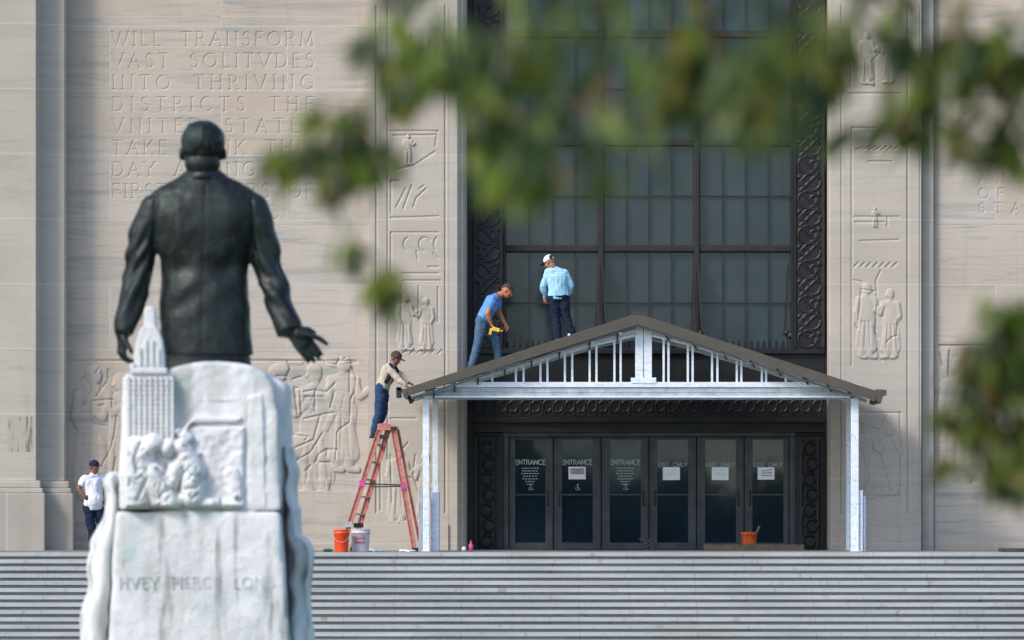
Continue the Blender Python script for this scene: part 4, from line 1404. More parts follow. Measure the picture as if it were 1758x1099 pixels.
def person(label, Y, J, mats, front, faced, headup=(0, 0, 1), sleeve=0.5, hands=None, belly=0.0, shirt_low=-.02, sz=1.0, group='construction workers'):
    """J: joint name -> (px, py, dY). mats: skin, shirt, trousers, shoes"""
    j = {k: Vector(P(a, b, Y)) + Vector((0, c, 0)) for k, (a, b, c) in J.items()}
    skin, shirt, trs, shoe = mats
    foot = (j['aL'] + j['aR']) / 2
    base = Vector((foot.x, foot.y, min(j['aL'].z, j['aR'].z) - .07))
    root = thing('person', label, 'person', base, group)
    hipc = (j['hL'] + j['hR']) / 2
    chc = (j['sL'] + j['sR']) / 2
    hx = (j['hR'] - j['hL']).normalized(); sx_ = (j['sR'] - j['sL']).normalized()
    front = Vector(front).normalized()
    s = sz
    body = MB()
    m, L = head(body, j['head'], faced, headup, s)
    body.limb([j['neck'], L(0, -.02, -.06)], [.060 * s, .055 * s])
    for sh in ('sL', 'sR'): body.limb([j['neck'].lerp(chc, .35), j[sh]], [.058 * s, .052 * s])
    body.loft(torso_rings(hipc, chc, hx, sx_, front, .94 * s, belly=belly * .8))
    for a_, b_, c_ in (('sL', 'eL', 'wL'), ('sR', 'eR', 'wR')):
        body.limb([j[a_], j[a_].lerp(j[b_], .5), j[b_], j[b_].lerp(j[c_], .35), j[c_]], [.056 * s, .050 * s, .040 * s, .042 * s, .028 * s])
    for a_, b_, c_ in (('hL', 'kL', 'aL'), ('hR', 'kR', 'aR')):
        body.limb([j[a_], j[a_].lerp(j[b_], .5), j[b_], j[b_].lerp(j[c_], .35), j[c_]], [.088 * s, .078 * s, .056 * s, .056 * s, .036 * s])
    for w_, sd in (('wL', -1), ('wR', 1)):
        e = j['e' + w_[1]]
        spec = (hands or {}).get(w_, {})
        d = Vector(spec.get('d', (j[w_] - e)))
        hand(body, j[w_], d, spec.get('palm', front), spec.get('side', sd), s, spec.get('curl', .6))
    body.melt('body', skin, root, .0065, 2)
    eyes(L, m, MAT_BLACK, root, s)
    # shirt
    q = MB()
    rings = torso_rings(hipc, chc, hx, sx_, front, 1.08 * s, low=shirt_low, belly=belly)
    rings = [r_ for r_ in rings]
    q.loft(rings)
    for sh in ('sL', 'sR'): q.limb([j['neck'].lerp(chc, .45), j[sh].lerp(chc, .15)], [.066 * s, .066 * s])
    for a_, b_, c_ in (('sL', 'eL', 'wL'), ('sR', 'eR', 'wR')):
        A, B, C_ = j[a_], j[b_], j[c_]
        if sleeve <= 1: q.limb([A, A.lerp(B, .5 * sleeve), A.lerp(B, sleeve)], [.066 * s, .066 * s, .062 * s])
        else: q.limb([A, A.lerp(B, .5), B, B.lerp(C_, .5), B.lerp(C_, .92)], [.066 * s, .062 * s, .054 * s, .050 * s, .038 * s])
    q.melt('shirt', shirt, root, .010, 3, lambda c: .014 * noise3(c * np.array([1, 1, .7]), 9) + .008 * noise3(c * np.array([1.2, 1.2, .6]), 22))
    # trousers
    q = MB()
    q.loft(torso_rings(hipc, chc, hx, sx_, front, 1.06 * s, low=-.10, hi=.12, belly=belly * .3))
    for a_, b_, c_ in (('hL', 'kL', 'aL'), ('hR', 'kR', 'aR')):
        A, B, C_ = j[a_], j[b_], j[c_]
        q.limb([A, A.lerp(B, .5), B, B.lerp(C_, .5), B.lerp(C_, .97)], [.104 * s, .096 * s, .076 * s, .070 * s, .066 * s])
    q.melt('trousers', trs, root, .010, 3, lambda c: .012 * noise3(c * np.array([1, 1, .8]), 11) + .009 * noise3(c * np.array([.7, .7, 1.5]), 20))
    # shoes
    for a_, dd in (('aL', 'tL'), ('aR', 'tR')):
        t_ = Vector(J_dir[dd] if dd in J_dir else (front.x, front.y, 0)).normalized()
        q = MB()
        A = j[a_]
        q.loft([(A - t_ * .07 * s + Vector((0, 0, -.045)), Vector((-t_.y, t_.x, 0)) * .030 * s, Vector((0, 0, .028))),
                (A - t_ * .03 * s + Vector((0, 0, -.022)), Vector((-t_.y, t_.x, 0)) * .042 * s, Vector((0, 0, .050))),
                (A + t_ * .06 * s + Vector((0, 0, -.034)), Vector((-t_.y, t_.x, 0)) * .048 * s, Vector((0, 0, .036))),
                (A + t_ * .15 * s + Vector((0, 0, -.045)), Vector((-t_.y, t_.x, 0)) * .044 * s, Vector((0, 0, .024))),
                (A + t_ * .19 * s + Vector((0, 0, -.050)), Vector((-t_.y, t_.x, 0)) * .025 * s, Vector((0, 0, .014)))])
        q.melt('shoe', shoe, root, .009, 2)
    return root, L, m, j


J_dir = {}


def cap(root, L, m, mat, brim, s=1.0, brimmat=None):
    """baseball cap: dome, button and bill towards +y of the head frame (brim = +1) or worn backwards (-1)"""
    q = MB()
    q.ball(L(0, -.006, .040), .089 * s, .104 * s, .088 * s, rot=m, n=20, m=12)
    dome = q
    # cut the lower half away by keeping faces above the hat band
    keepv = [Vector(v) for v in dome.v]
    up = m @ Vector((0, 0, 1))
    c0 = L(0, 0, .028)
    fs = [f_ for f_ in dome.f if all((keepv[i] - c0).dot(up) > -.012 * s for i in f_)]
    dome.f = fs
    o = dome.build('cap', mat, root, smooth=True)
    md = o.modifiers.new('t', 'SOLIDIFY'); md.thickness = .004
    b = MB()
    b.ball(L(0, brim * .125, .030), .066 * s, .075 * s, .007 * s, rot=m)
    b.ball(L(0, -.006, .128), .009 * s)
    b.build('bill', brimmat or mat, o, smooth=True)
    return o


C_BLUE = cloth('blue cotton', (0.12, 0.30, 0.66))
C_LBLUE = cloth('light blue cotton', (0.36, 0.63, 0.80))
C_TAN = cloth('tan cotton', (0.50, 0.43, 0.35))
C_WHITE = cloth('white cotton', (0.76, 0.76, 0.84), var=.05)
C_JEAN = cloth('faded denim', (0.07, 0.13, 0.21))
C_DENIM = cloth('blue denim', (0.022, 0.055, 0.12))
C_NAVY = cloth('dark denim', (0.011, 0.020, 0.042))
C_BLACK = cloth('black cloth', (0.02, 0.02, 0.03))
C_PURPLE = cloth('purple cloth', (0.025, 0.018, 0.055))
C_CAPW = cloth('white cap cloth', (0.78, 0.80, 0.85))
C_BOOT = plain('brown leather', (0.06, 0.035, 0.022), .6)
C_SHOEW = plain('white shoe', (0.65, 0.66, 0.68), .6)

# --- worker 1, bending over the roof in a bright blue T-shirt, facing right
J_dir = {'tL': (1, -.2, 0), 'tR': (1, .1, 0)}
WY = -2.9
r1, L1, m1, j1 = person('worker in bright blue T-shirt and faded jeans bending over the canopy roof', WY, {
    'head': (360.4, 187.3, 0), 'neck': (355.6, 190.0, 0), 'sL': (350.4, 193.0, -.20), 'sR': (353.0, 191.6, .17),
    'eL': (346.6, 203.8, -.27), 'wL': (349.4, 211.4, -.20), 'eR': (354.8, 202.4, .20), 'wR': (359.2, 210.8, .06),
    'hL': (342.2, 209.0, -.10), 'hR': (343.6, 208.6, .10), 'kL': (340.4, 223.0, -.14), 'aL': (335.0, 240.6, -.16),
    'kR': (352.4, 221.0, .12), 'aR': (354.0, 235.2, .14)},
    (MAT_SKIN_A, C_BLUE, C_JEAN, C_BOOT), (.75, -.15, -.60), (.88, -.25, -.55), (.5, -.1, .86), sleeve=.55,
    hands={'wL': dict(d=(.5, -.1, -.7), palm=(.7, 0, .2), curl=.9), 'wR': dict(d=(.4, -.2, -.8), palm=(-.5, -.4, 0), curl=.8)}, shirt_low=.06, sz=1.1)
q = MB(); q.ball(L1(0, -.014, .036), .089, .108, .101, rot=m1)
q2 = MB(); q2.v = q.v; upv = m1 @ Vector((0, -.25, 1)); cc = L1(0, 0, .035)
q2.f = [f_ for f_ in q.f if all((Vector(q.v[i]) - cc).dot(upv) > -.01 for i in f_)]
q2.build('hair', MAT_HAIR, r1, smooth=True).modifiers.new('t', 'SOLIDIFY').thickness = .004
q = MB(); ds = j1['wL'] + Vector((.06, -.05, -.09))
q.bar(ds + Vector((-.05, 0, .02)), ds + Vector((.09, 0, -.02)), .07, .06); q.bar(ds + Vector((-.06, 0, .02)), ds + Vector((-.09, 0, -.10)), .05, .05)
q.tube(ds + Vector((.08, 0, -.02)), ds + Vector((.15, 0, -.03)), .014)
o = q.build('cordless_drill', plain('yellow plastic', (.75, .45, .03), .45), None, bevel=.012)
tag(o, 'yellow cordless drill held low by the bending worker in bright blue', 'drill')

# --- worker 2, standing upright on the roof, light blue long sleeves, seen from behind
J_dir = {'tL': (-.2, 1, 0), 'tR': (.9, .3, 0)}
r2, L2, m2, j2 = person('worker in light blue long sleeved shirt and white cap standing on the canopy roof', WY, {
    'head': (390.8, 166.8, .02), 'neck': (393.4, 171.0, 0), 'sL': (389.6, 174.2, -.02), 'sR': (401.6, 174.2, 0),
    'eL': (386.2, 184.0, .06), 'wL': (387.2, 191.6, .16), 'eR': (406.0, 183.6, .04), 'wR': (403.6, 190.2, .18),
    'hL': (394.0, 192.4, 0), 'hR': (400.4, 192.4, 0), 'kL': (395.2, 206.0, .02), 'aL': (396.4, 221.4, -.02),
    'kR': (402.2, 205.2, .04), 'aR': (406.6, 217.2, .02)},
    (MAT_SKIN_B, C_LBLUE, C_NAVY, C_SHOEW), (-.35, 1, 0), (-.75, .55, -.45), (-.2, .1, 1), sleeve=2,
    hands={'wL': dict(d=(.1, .2, -.9), palm=(.7, .5, 0), curl=.7), 'wR': dict(d=(-.1, .2, -.9), palm=(-.7, .4, 0), curl=.7)}, sz=1.1, shirt_low=-.04)
cap(r2, L2, m2, C_CAPW, 1, s=1.1, brimmat=C_PURPLE)
q = MB(); q.ball(L2(0, -.062, .045), .080, .052, .066, rot=m2); q.build('cap_back_panel', C_PURPLE, r2, smooth=True)

# --- worker 3, on the ladder, leaning to the roof edge
J_dir = {'tL': (1, .0, 0), 'tR': (1, .1, 0)}
r3, L3, m3, j3 = person('worker in tan shirt and blue jeans leaning from the top of the stepladder', LY + .05, {
    'head': (281.4, 235.2, 0), 'neck': (278.8, 239.6, 0), 'sL': (276.4, 241.8, -.17), 'sR': (277.8, 241.6, .16),
    'eL': (282.4, 249.6, -.24), 'wL': (288.6, 254.6, -.28), 'eR': (284.8, 247.2, .14), 'wR': (290.4, 252.6, .0),
    'hL': (270.8, 256.6, -.10), 'hR': (272.2, 256.8, .10), 'kL': (269.8, 273.6, -.11), 'aL': (265.6, 289.4, -.08),
    'kR': (272.6, 273.2, .11), 'aR': (267.2, 289.0, .09)},
    (MAT_SKIN_C, C_TAN, C_DENIM, C_BOOT), (.86, -.1, -.5), (.72, -.55, -.40), (.25, -.1, 1), sleeve=2,
    hands={'wL': dict(d=(.6, -.1, -.5), palm=(.2, -.2, -1), curl=.9), 'wR': dict(d=(.8, 0, -.3), palm=(0, 0, -1), curl=.6)}, shirt_low=.02, sz=1.08)
cap(r3, L3, m3, cloth('brown camouflage cloth', (.075, .04, .03), var=.5), 1, s=1.08)
q = MB()   # tool vest straps
for t0, t1 in ((j3['sL'] + Vector((.03, -.02, .06)), j3['hL'] + Vector((.10, -.07, .12))), (j3['sR'] + Vector((.06, .0, .05)), j3['hR'] + Vector((.14, 0, .12)))):
    q.limb([t0, t0.lerp(t1, .35) + Vector((.07, -.03, 0)), t1], [.030, .045, .04])
q.melt('harness', C_BLACK, r3, .010, 2)
q = MB(); ds = P(284.2, 259.6, LY - .42)
q.bar(ds + Vector((-.02, 0, .10)), ds + Vector((-.01, 0, -.10)), .10, .06); q.bar(ds + Vector((-.05, 0, .08)), ds + Vector((.20, 0, -.02)), .06, .06)
q.tube(ds + Vector((.05, 0, .04)), ds + Vector((.26, 0, -.16)), .022); q.bar(ds + Vector((.16, 0, -.06)), ds + Vector((.22, 0, -.20)), .07, .05)
o = q.build('nail_gun', MAT_BLACK, None, bevel=.01)
tag(o, 'black power tool held at the left end of the canopy roof', 'power tool')

# --- man 4, standing on the landing left of the statue
J_dir = {'tL': (.75, -.7, 0), 'tR': (.9, -.5, 0)}
MY = -5.4
r4, L4, m4, j4 = person('man in white T-shirt and dark cap standing hand on hip by the stone pier', MY, {
    'head': (67.0, 312.4, 0), 'neck': (66.4, 317.2, 0), 'sL': (60.2, 320.6, -.06), 'sR': (71.4, 319.8, .10),
    'eL': (56.0, 327.8, -.10), 'wL': (60.6, 334.0, -.16), 'eR': (74.6, 328.0, .10), 'wR': (74.6, 336.2, .0),
    'hL': (63.0, 341.0, -.02), 'hR': (69.4, 341.0, .06), 'kL': (65.0, 355.0, -.06), 'aL': (66.2, 370.2, -.02),
    'kR': (73.0, 353.8, .0), 'aR': (75.0, 369.6, .10)},
    (MAT_SKIN_C, C_WHITE, C_NAVY, C_BLACK), (.55, -.85, 0), (.75, -.65, -.05), (0, 0, 1), sleeve=.55, belly=.03,
    hands={'wL': dict(d=(.6, .3, -.3), palm=(.3, .6, -.2), curl=.5, side=1), 'wR': dict(curl=.6)}, shirt_low=-.10, sz=1.02, group='construction workers')
cap(r4, L4, m4, C_PURPLE, 1)

# ================================================================== MARBLE PEDESTAL
QY = -91.0      # face towards the camera
ped = thing('statue_pedestal', 'weathered white marble pedestal with carved tower and figures, under the bronze statue', 'pedestal', (X(145, QY), QY + 1.2, GROUND))


def pp(pts, Y=QY): return [(X(a, Y), Z(b, Y)) for a, b in pts]


q = MB()
q.prism(pp([(84, 343.2), (85.5, 300), (87.5, 247.5), (119, 247), (119.5, 243.5), (126, 241), (138, 238.5), (150, 237.4), (165, 238.2), (179, 240.6), (189, 246), (194.6, 256), (197.6, 275), (198.8, 300), (199.2, 343.2)]), QY, QY + 2.0)
q.prism(pp([(199.5, 360), (203, 300), (202.4, 254), (196, 249), (180, 252), (180, 360)]), QY + .45, QY + 2.2)
q.melt('upper_block', MAT_MARBLE, ped, .022, 3, lambda c: .010 * noise3(c, 5) + .006 * noise3(c, 17))
q = MB()
q.prism(pp([(82.6, 344.0), (199.0, 344.0), (201, 370), (204.4, 418), (214, 560), (230, 700), (58, 700), (70, 560), (78.4, 418), (81, 370)]), QY - .03, QY + 2.4)
q.melt('lower_block', MAT_MARBLE, ped, .03, 3, lambda c: .010 * noise3(c, 4) + .005 * noise3(c, 14))
MB().prism(pp([(50, 700), (238, 700), (246, 990), (42, 990)]), QY - .25, QY + 3.0).build('base_block', MAT_MARBLE, ped, bevel=.05)
MB().box(X(20, QY), X(270, QY), QY - 1.2, QY + 4.2, GROUND, GROUND + .35).build('base_step', MAT_MARBLE, ped, bevel=.03)
# ledge and sunk lines on the upper face
q = MB()
q.prism(pp([(134, 281.0), (171, 280.8), (171.5, 276.5), (138, 276.8)]), QY - .035, QY + .05)
q.prism(pp([(131, 264.6), (170, 264.6), (170, 266), (131, 266)]), QY - .012, QY + .05)
q.prism(pp([(176, 262), (187, 260), (190, 342), (176, 342)]), QY - .012, QY + .05)
q.prism(pp([(127, 290), (133, 281), (136, 281), (131, 292)]), QY - .05, QY + .05)
q.melt('carved_ledge', MAT_MARBLE, ped, .014, 2, lambda c: .004 * noise3(c, 12))


def carve(name, blobs, Y, dz=.12, vox=.014, amp=.014, sm=14):
    q = MB()
    for cx_, cy_, rx, ry, an in blobs:
        rot = Matrix.Rotation(R(an), 3, 'Y')
        q.ball(P(cx_, cy_, Y), M(rx, Y), dz, M(ry, Y), rot=rot)
    return q.melt(name, MAT_MARBLE, ped, vox, sm, lambda c: amp * noise3(c, 7) + amp * .6 * noise3(c, 24))


f = Field(88.2, 174, 284, 342.4, 0.3)
rr_ = np.random.RandomState(4)
for pts, r_, h_ in (([(97, 304), (93, 338)], 15, .13), ([(104, 300), (110, 296)], 9, .12), ([(118, 300), (121, 296)], 6, .10), ([(108, 318), (118, 338)], 11, .12), ([(129, 298), (132, 302)], 6.5, .12),
                   ([(133, 306), (139, 316)], 7.5, .14), ([(126, 312), (122, 324)], 6, .12), ([(137, 322), (137, 334)], 9, .13), ([(128, 336), (150, 339)], 5, .08), ([(150, 338), (171, 340)], 4, .05),
                   ([(126, 286), (134, 292)], 4, .07), ([(165, 318), (168, 332)], 6, .04)):
    f.ridge(pts, r_, h_, .55)
for pts, wd, dp in (([(112, 303), (115, 308)], 2.6, .10), ([(112, 314), (121, 325), (131, 341)], 1.3, .05), ([(143, 305), (147, 314), (146, 320), (142, 324)], 1.3, .06), ([(126, 303), (123, 309)], 1.4, .05),
                    ([(133, 328), (140, 327)], 1.2, .05), ([(137, 335), (140, 332)], 1.1, .05), ([(118, 308), (117, 318)], 1.2, .05), ([(157, 336), (157, 343)], 1.0, .05), ([(169, 335), (171, 337)], 1.2, .05),
                    ([(100, 296), (96, 306), (98, 316)], 1.2, .04), ([(128, 288), (137, 281.5), (150, 284.2)], 1.0, .03), ([(104, 322), (98, 336)], 1.2, .035)):
    f.groove(pts, wd, dp)
for _ in range(46):
    x, y = rr_.uniform(90, 146), rr_.uniform(297, 340)
    a = rr_.uniform(20, 150); l = rr_.uniform(2, 6)
    f.groove([(x, y), (x + l * math.cos(R(a)), y + l * math.sin(R(a)))], rr_.uniform(.5, .9), .018)
c3 = np.stack([f.PX.ravel() * .0115, f.PY.ravel() * .0115, f.PX.ravel() * 0], -1)
f.H += (.012 * noise3(c3, 9) + .006 * noise3(c3, 24)).reshape(f.H.shape)
edge = np.minimum(np.minimum(f.PX - 88.2, 174 - f.PX), np.minimum(f.PY - 284, 342.4 - f.PY))
f.H = f.H * np.clip(edge / 3, 0, 1) + .012 * np.clip(edge / 1.5, 0, 1)
f.build('carved_relief', QY - .015, MAT_MARBLE, ped, .1)


def drape(name, spine, Y, seed):
    """a standing carved figure group seen edge on: one flowing, folded mass"""
    q = MB()
    rings = [(P(a, b, Y), Vector((M(rx, Y), 0, 0)), Vector((0, .52, 0))) for a, b, rx in spine]
    q.loft(rings, 24)

    def d(c):
        v = .030 * noise3(c * np.array([1.3, 1.6, .35]), 4.5, seed) + .018 * noise3(c * np.array([1.2, 1.2, .6]), 11, seed)
        return v + .03 * noise3(c, 1.7, seed)
    return q.melt(name, MAT_MARBLE, ped, .02, 5, d)


drape('side_figures', [(81.6, 318, 1.5), (80.8, 320.5, 3.6), (80.6, 325, 4.6), (81.8, 330.5, 3.2), (82.6, 334, 5.2), (82.4, 342, 5.6), (81.6, 352, 5.6), (79.6, 360, 8), (78, 366, 8.6), (77.4, 373, 7.6), (75.6, 378, 9.6), (74.4, 386, 10.4), (75.2, 394, 9.2), (74.2, 402, 9.8), (71, 412, 11), (70, 440, 13), (68, 500, 15), (64, 600, 18), (62, 700, 20)], QY + .60, 2.0)
drape('side_figures', [(203, 296, 1.5), (204.2, 299, 5.0), (204.4, 308, 5.6), (206.8, 313, 5.4), (206.8, 320, 5.6), (205.0, 327, 5.6), (205.6, 336, 6.0), (208.4, 343, 5.6), (207, 352, 6.0), (206.4, 362, 7), (210.4, 367, 9), (212.6, 373, 9.6), (212.6, 382, 9.2), (211, 394, 9.6), (212.6, 408, 8.6), (212, 420, 10), (214, 450, 12), (216, 500, 14), (222, 600, 18), (224, 700, 20)], QY + .85, 7.0)

# the little tower in relief
TY = QY - .10
tow = MB()
tow.prism(pp([(88.4, 300), (88.8, 246.2), (122.4, 246.2), (123.4, 300)], TY), TY + .03, TY + .3)
tow.prism(pp([(92.4, 246.4), (92.8, 242.0), (118.6, 242.0), (119.0, 246.4)], TY), TY + .0, TY + .3)
tow.prism(pp([(95.2, 242.2), (95.0, 233), (97, 222), (99.5, 215), (101.4, 212), (110, 212), (112.4, 215), (114.8, 222), (116.2, 233), (116.4, 242.2)], TY), TY + .04, TY + .34)
tow.prism(pp([(91.8, 242.4), (92.4, 238.6), (96, 238.6), (96, 242.4)], TY), TY + .02, TY + .2)
tow.prism(pp([(102.0, 212.4), (102.4, 200), (103.6, 198), (108.2, 198), (109.8, 200), (110.2, 212.4)], TY), TY + .08, TY + .28)
q = tow
qo = q.build('carved_tower', MAT_MARBLE, ped, bevel=.012)
q = MB()      # vertical ribs and sills that make its window grid
for k in range(9):
    xx = 90.4 + k * 3.9
    q.prism(pp([(xx, 298), (xx + .3, 248.6), (xx + 1.7, 248.6), (xx + 1.9, 298)], TY), TY + .004, TY + .04)
for k in range(15):
    yy = 249.5 + k * 3.35
    q.prism(pp([(89, yy), (122.8, yy), (122.9, yy + 1.2), (88.9, yy + 1.2)], TY), TY + .014, TY + .045)
for k in range(4):
    xx = 98.4 + k * 4.4
    q.prism(pp([(xx, 240.5), (xx + .2, 222 if k in (1, 2) else 228), (xx + 1.6, 222 if k in (1, 2) else 228), (xx + 1.8, 240.5)], TY), TY + .02, TY + .06)
q.build('tower_ribs', MAT_MARBLE, qo, bevel=.004)
# worn inscription on the lower block
q = MB()
flat_text(q, text_strokes('HVEY PIERCE LONG', 85, 196, 391.0, 7.6), QY - .034, .55, .006)
q.build('inscription', plain('worn lettering', (.42, .43, .44), .8, 0, .3, 3), ped)

# ================================================================== BRONZE STATUE
SY = -89.9
st = thing('bronze_statue', 'dark green bronze statue of a man in a jacket seen from behind, arms lowered', 'statue', (X(146, SY), SY, Z(242, SY)))
m1_ = M(1.0, SY)       # one photo pixel here, metres


def S(px, py, dy=0.0): return P(px, py, SY) + Vector((0, dy, 0))


coat = MB()
rings = []
for py, xl, xr, dp in ((101, 134, 156, 9), (106, 127, 162, 11), (111, 117.5, 171.5, 13), (116, 109, 180, 15), (122, 104.5, 185, 17), (130, 104.5, 185.5, 18), (142, 107, 183.5, 18.5), (154, 110.5, 180, 18),
                       (166, 114, 177.2, 17), (178, 114.6, 176.6, 17), (192, 113.6, 177.4, 18), (206, 113.2, 178.2, 19), (220, 114.4, 179.0, 19.5), (233, 115.6, 180.2, 19.5)):
    rings.append((S((xl + xr) / 2, py), Vector(((xr - xl) / 2 * m1_, 0, 0)), Vector((0, dp * m1_, 0))))
coat.loft(rings, 28)
coat.limb([S(108.5, 128), S(102.2, 148, .02), S(99.2, 166, .02), S(96.0, 188, -.02), S(90.4, 204, -.06), S(88.4, 214, -.09)], [9.6 * m1_, 11.4 * m1_, 11.2 * m1_, 10.2 * m1_, 8.4 * m1_, 7.0 * m1_])
coat.limb([S(181.6, 128), S(186.2, 148, .02), S(189.2, 166, .02), S(195.6, 186, -.04), S(201.4, 202, -.10), S(206.4, 213, -.16)], [9.8 * m1_, 11.4 * m1_, 10.9 * m1_, 9.8 * m1_, 9.4 * m1_, 8.8 * m1_])
# turned sleeve ends with a clean cuff
def cuff(a_, b_, r0, r1):
    t_ = (b_ - a_).normalized(); u_ = t_.cross(Vector((0, 1, 0))).normalized(); v_ = t_.cross(u_)
    coat.loft([(a_, u_ * r0 * m1_, v_ * r0 * m1_), (b_, u_ * r1 * m1_, v_ * r1 * m1_)], 20)
cuff(S(95, 192, -.03), S(88.3, 217, -.10), 9.2, 6.8)
cuff(S(196.5, 190, -.06), S(206.4, 217, -.17), 9.9, 9.6)
# collar
coat.loft([(S(144.8, 101.6), Vector((12.0 * m1_, 0, 0)), Vector((0, 12.0 * m1_, 0))), (S(144.8, 107), Vector((14.6 * m1_, 0, 0)), Vector((0, 14.0 * m1_, 0)))], 24)


def coat_disp(c):
    px = 364 + c[:, 0] * FPX / (SY + DIST)
    py = 334 - (c[:, 2] - 1) * FPX / (SY + DIST)
    back = (c[:, 1] < SY).astype(float)
    d = .010 * noise3(c * np.array([1, .6, .7]), 4.0, 3.1) + .003 * noise3(c, 14)
    # diagonal folds of the coat back and sleeves
    ph = (px * .55 + py * .8 + 7 * noise3(c, 2.2, 9.0))
    d += .008 * np.sin(ph * .30) * np.exp(-((py - 175) / 30) ** 2) * back
    ph2 = (-px * .9 + py * .75 + 6 * noise3(c, 2.8, 4.0))
    d += .014 * np.sin(ph2 * .5) * (px > 184) * np.exp(-((py - 170) / 34) ** 2)
    ph3 = (px * .9 + py * .7 + 6 * noise3(c, 2.8, 14.0))
    d += .012 * np.sin(ph3 * .5) * (px < 106) * np.exp(-((py - 175) / 34) ** 2)
    # centre seam and vent
    d -= .004 * np.exp(-((px - 146.5 + .02 * (py - 120)) / 1.3) ** 2) * back * (py > 112)
    # waist pull and shoulder blades
    d += .035 * np.exp(-((px - 122) / 13) ** 2 - ((py - 134) / 13) ** 2) * back + .035 * np.exp(-((px - 168) / 11) ** 2 - ((py - 134) / 13) ** 2) * back
    d -= .022 * np.exp(-((py - 172) / 8) ** 2) * back
    # armhole seams
    for sx_, x0 in ((-1, 110.5), (1, 179.5)):
        d -= .018 * np.exp(-((px - x0 - sx_ * .04 * (py - 140)) / 1.2) ** 2) * (py > 118) * (py < 160)
    return d


coat.melt('jacket', MAT_BRONZE, st, .013, 4, coat_disp)
bd = MB()      # head, neck, hands, trousers: the cast body
m_, LH = head(bd, S(144.4, 87.6, .02), (0.05, 1, -.05), (0, 0, 1), 1.98)
bd.limb([S(144.6, 108), S(144.5, 92)], [12.0 * m1_, 12.0 * m1_])
bd.ball(LH(0, -.02, -.050), .076 * 1.98, .075 * 1.98, .080 * 1.98, rot=m_)
for sx in (-1, 1): bd.ball(LH(sx * .090, -.012, -.014), .009 * 1.98, .016 * 1.98, .026 * 1.98, rot=m_)
hs = 2.05
THS = 1
hand(bd, S(87.6, 218, -.10), (-.06, .1, -1), (.85, .35, 0), 1, hs * .98, .95)
hand(bd, S(207.6, 214.6, -.18), (.66, -.05, -.76), (-.25, .9, -.15), THS, hs * 1.04, .22)
bd.limb([S(212, 217, -.2), S(222, 219.5, -.22), S(228, 221.8, -.22), S(232.6, 225.4, -.22)], [4.4 * m1_, 2.5 * m1_, 2.1 * m1_, 1.6 * m1_])
bd.loft([(S(147, 214), Vector((29 * m1_, 0, 0)), Vector((0, 15 * m1_, 0))), (S(147, 246), Vector((32.4 * m1_, 0, 0)), Vector((0, 16 * m1_, 0)))], 24)
bd.limb([S(88.4, 211, -.09), S(87.6, 219, -.10)], [5 * m1_, 4.6 * m1_])
bd.limb([S(205.4, 211, -.15), S(209.4, 217, -.18)], [5.6 * m1_, 4.8 * m1_])
bd.limb([S(144.6, 104), S(144.6, 125), S(112, 128), S(102.2, 148, .02), S(98.5, 166, .02), S(96.0, 188, -.02), S(90.4, 204, -.06), S(88.4, 214, -.09)], [8 * m1_] * 3 + [6 * m1_] * 3 + [5 * m1_] * 2)
bd.limb([S(144.6, 125), S(178, 128), S(186.2, 148, .02), S(189.2, 166, .02), S(195.6, 186, -.04), S(201.4, 202, -.10), S(206.4, 213, -.16)], [8 * m1_] * 2 + [6 * m1_] * 3 + [5 * m1_] * 2)
bd.limb([S(144.6, 125), S(146, 220)], [12 * m1_, 12 * m1_])
bd.melt('body', MAT_BRONZE, st, .011, 2, lambda c: .006 * noise3(c, 9) + .003 * noise3(c, 30))
hr = MB()
hr.ball(LH(0, -.022, .036), .093 * 1.98, .100 * 1.98, .092 * 1.98, rot=m_, n=24, m=16)
hr.ball(LH(0, -.050, .010), .084 * 1.98, .062 * 1.98, .058 * 1.98, rot=m_, n=20, m=12)


def hair_d(c):
    return .010 * noise3(c * np.array([1.6, 1, .45]), 11) + .006 * noise3(c * np.array([2.5, 1, .6]), 24)


hr.melt('hair', MAT_BRONZE, st, .011, 2, hair_d)

# ================================================================== TREE NEAR THE CAMERA
TX, TYY = 11.5, -139.0
tree = thing('shade_tree', 'out of focus leafy tree branches hanging across the top and right of the view', 'tree', (TX, TYY, GROUND))
wood = MB()
trunk = [(TX, TYY, GROUND - .2), (TX - .1, TYY, GROUND + 1.5), (TX - .3, TYY + .1, GROUND + 5), (TX - .8, TYY, 1.5), (TX - 1.3, TYY, 3.4)]
wood.limb([Vector(p) for p in trunk], [.42, .33, .28, .22, .17])


def PL(px, py, d):          # a point at distance d from the lens
    return P(px, py, d - DIST)


main = [Vector(trunk[-1]), Vector((7.4, -140.4, 3.9)), Vector((4.2, -142.0, 3.4)), Vector((2.6, -142.4, 3.4)), Vector((1.1, -142.5, 3.15)), Vector((.1, -142.5, 2.85)), Vector((-.9, -142.4, 2.75))]
wood.limb(main, [.15, .12, .09, .07, .05, .03, .015])
wood.limb([Vector(trunk[-1]), Vector((TX - .6, TYY + .6, 5.2)), Vector((TX + .6, TYY + 1, 7.4))], [.17, .11, .03])
leafs_v, leafs_f = [], []


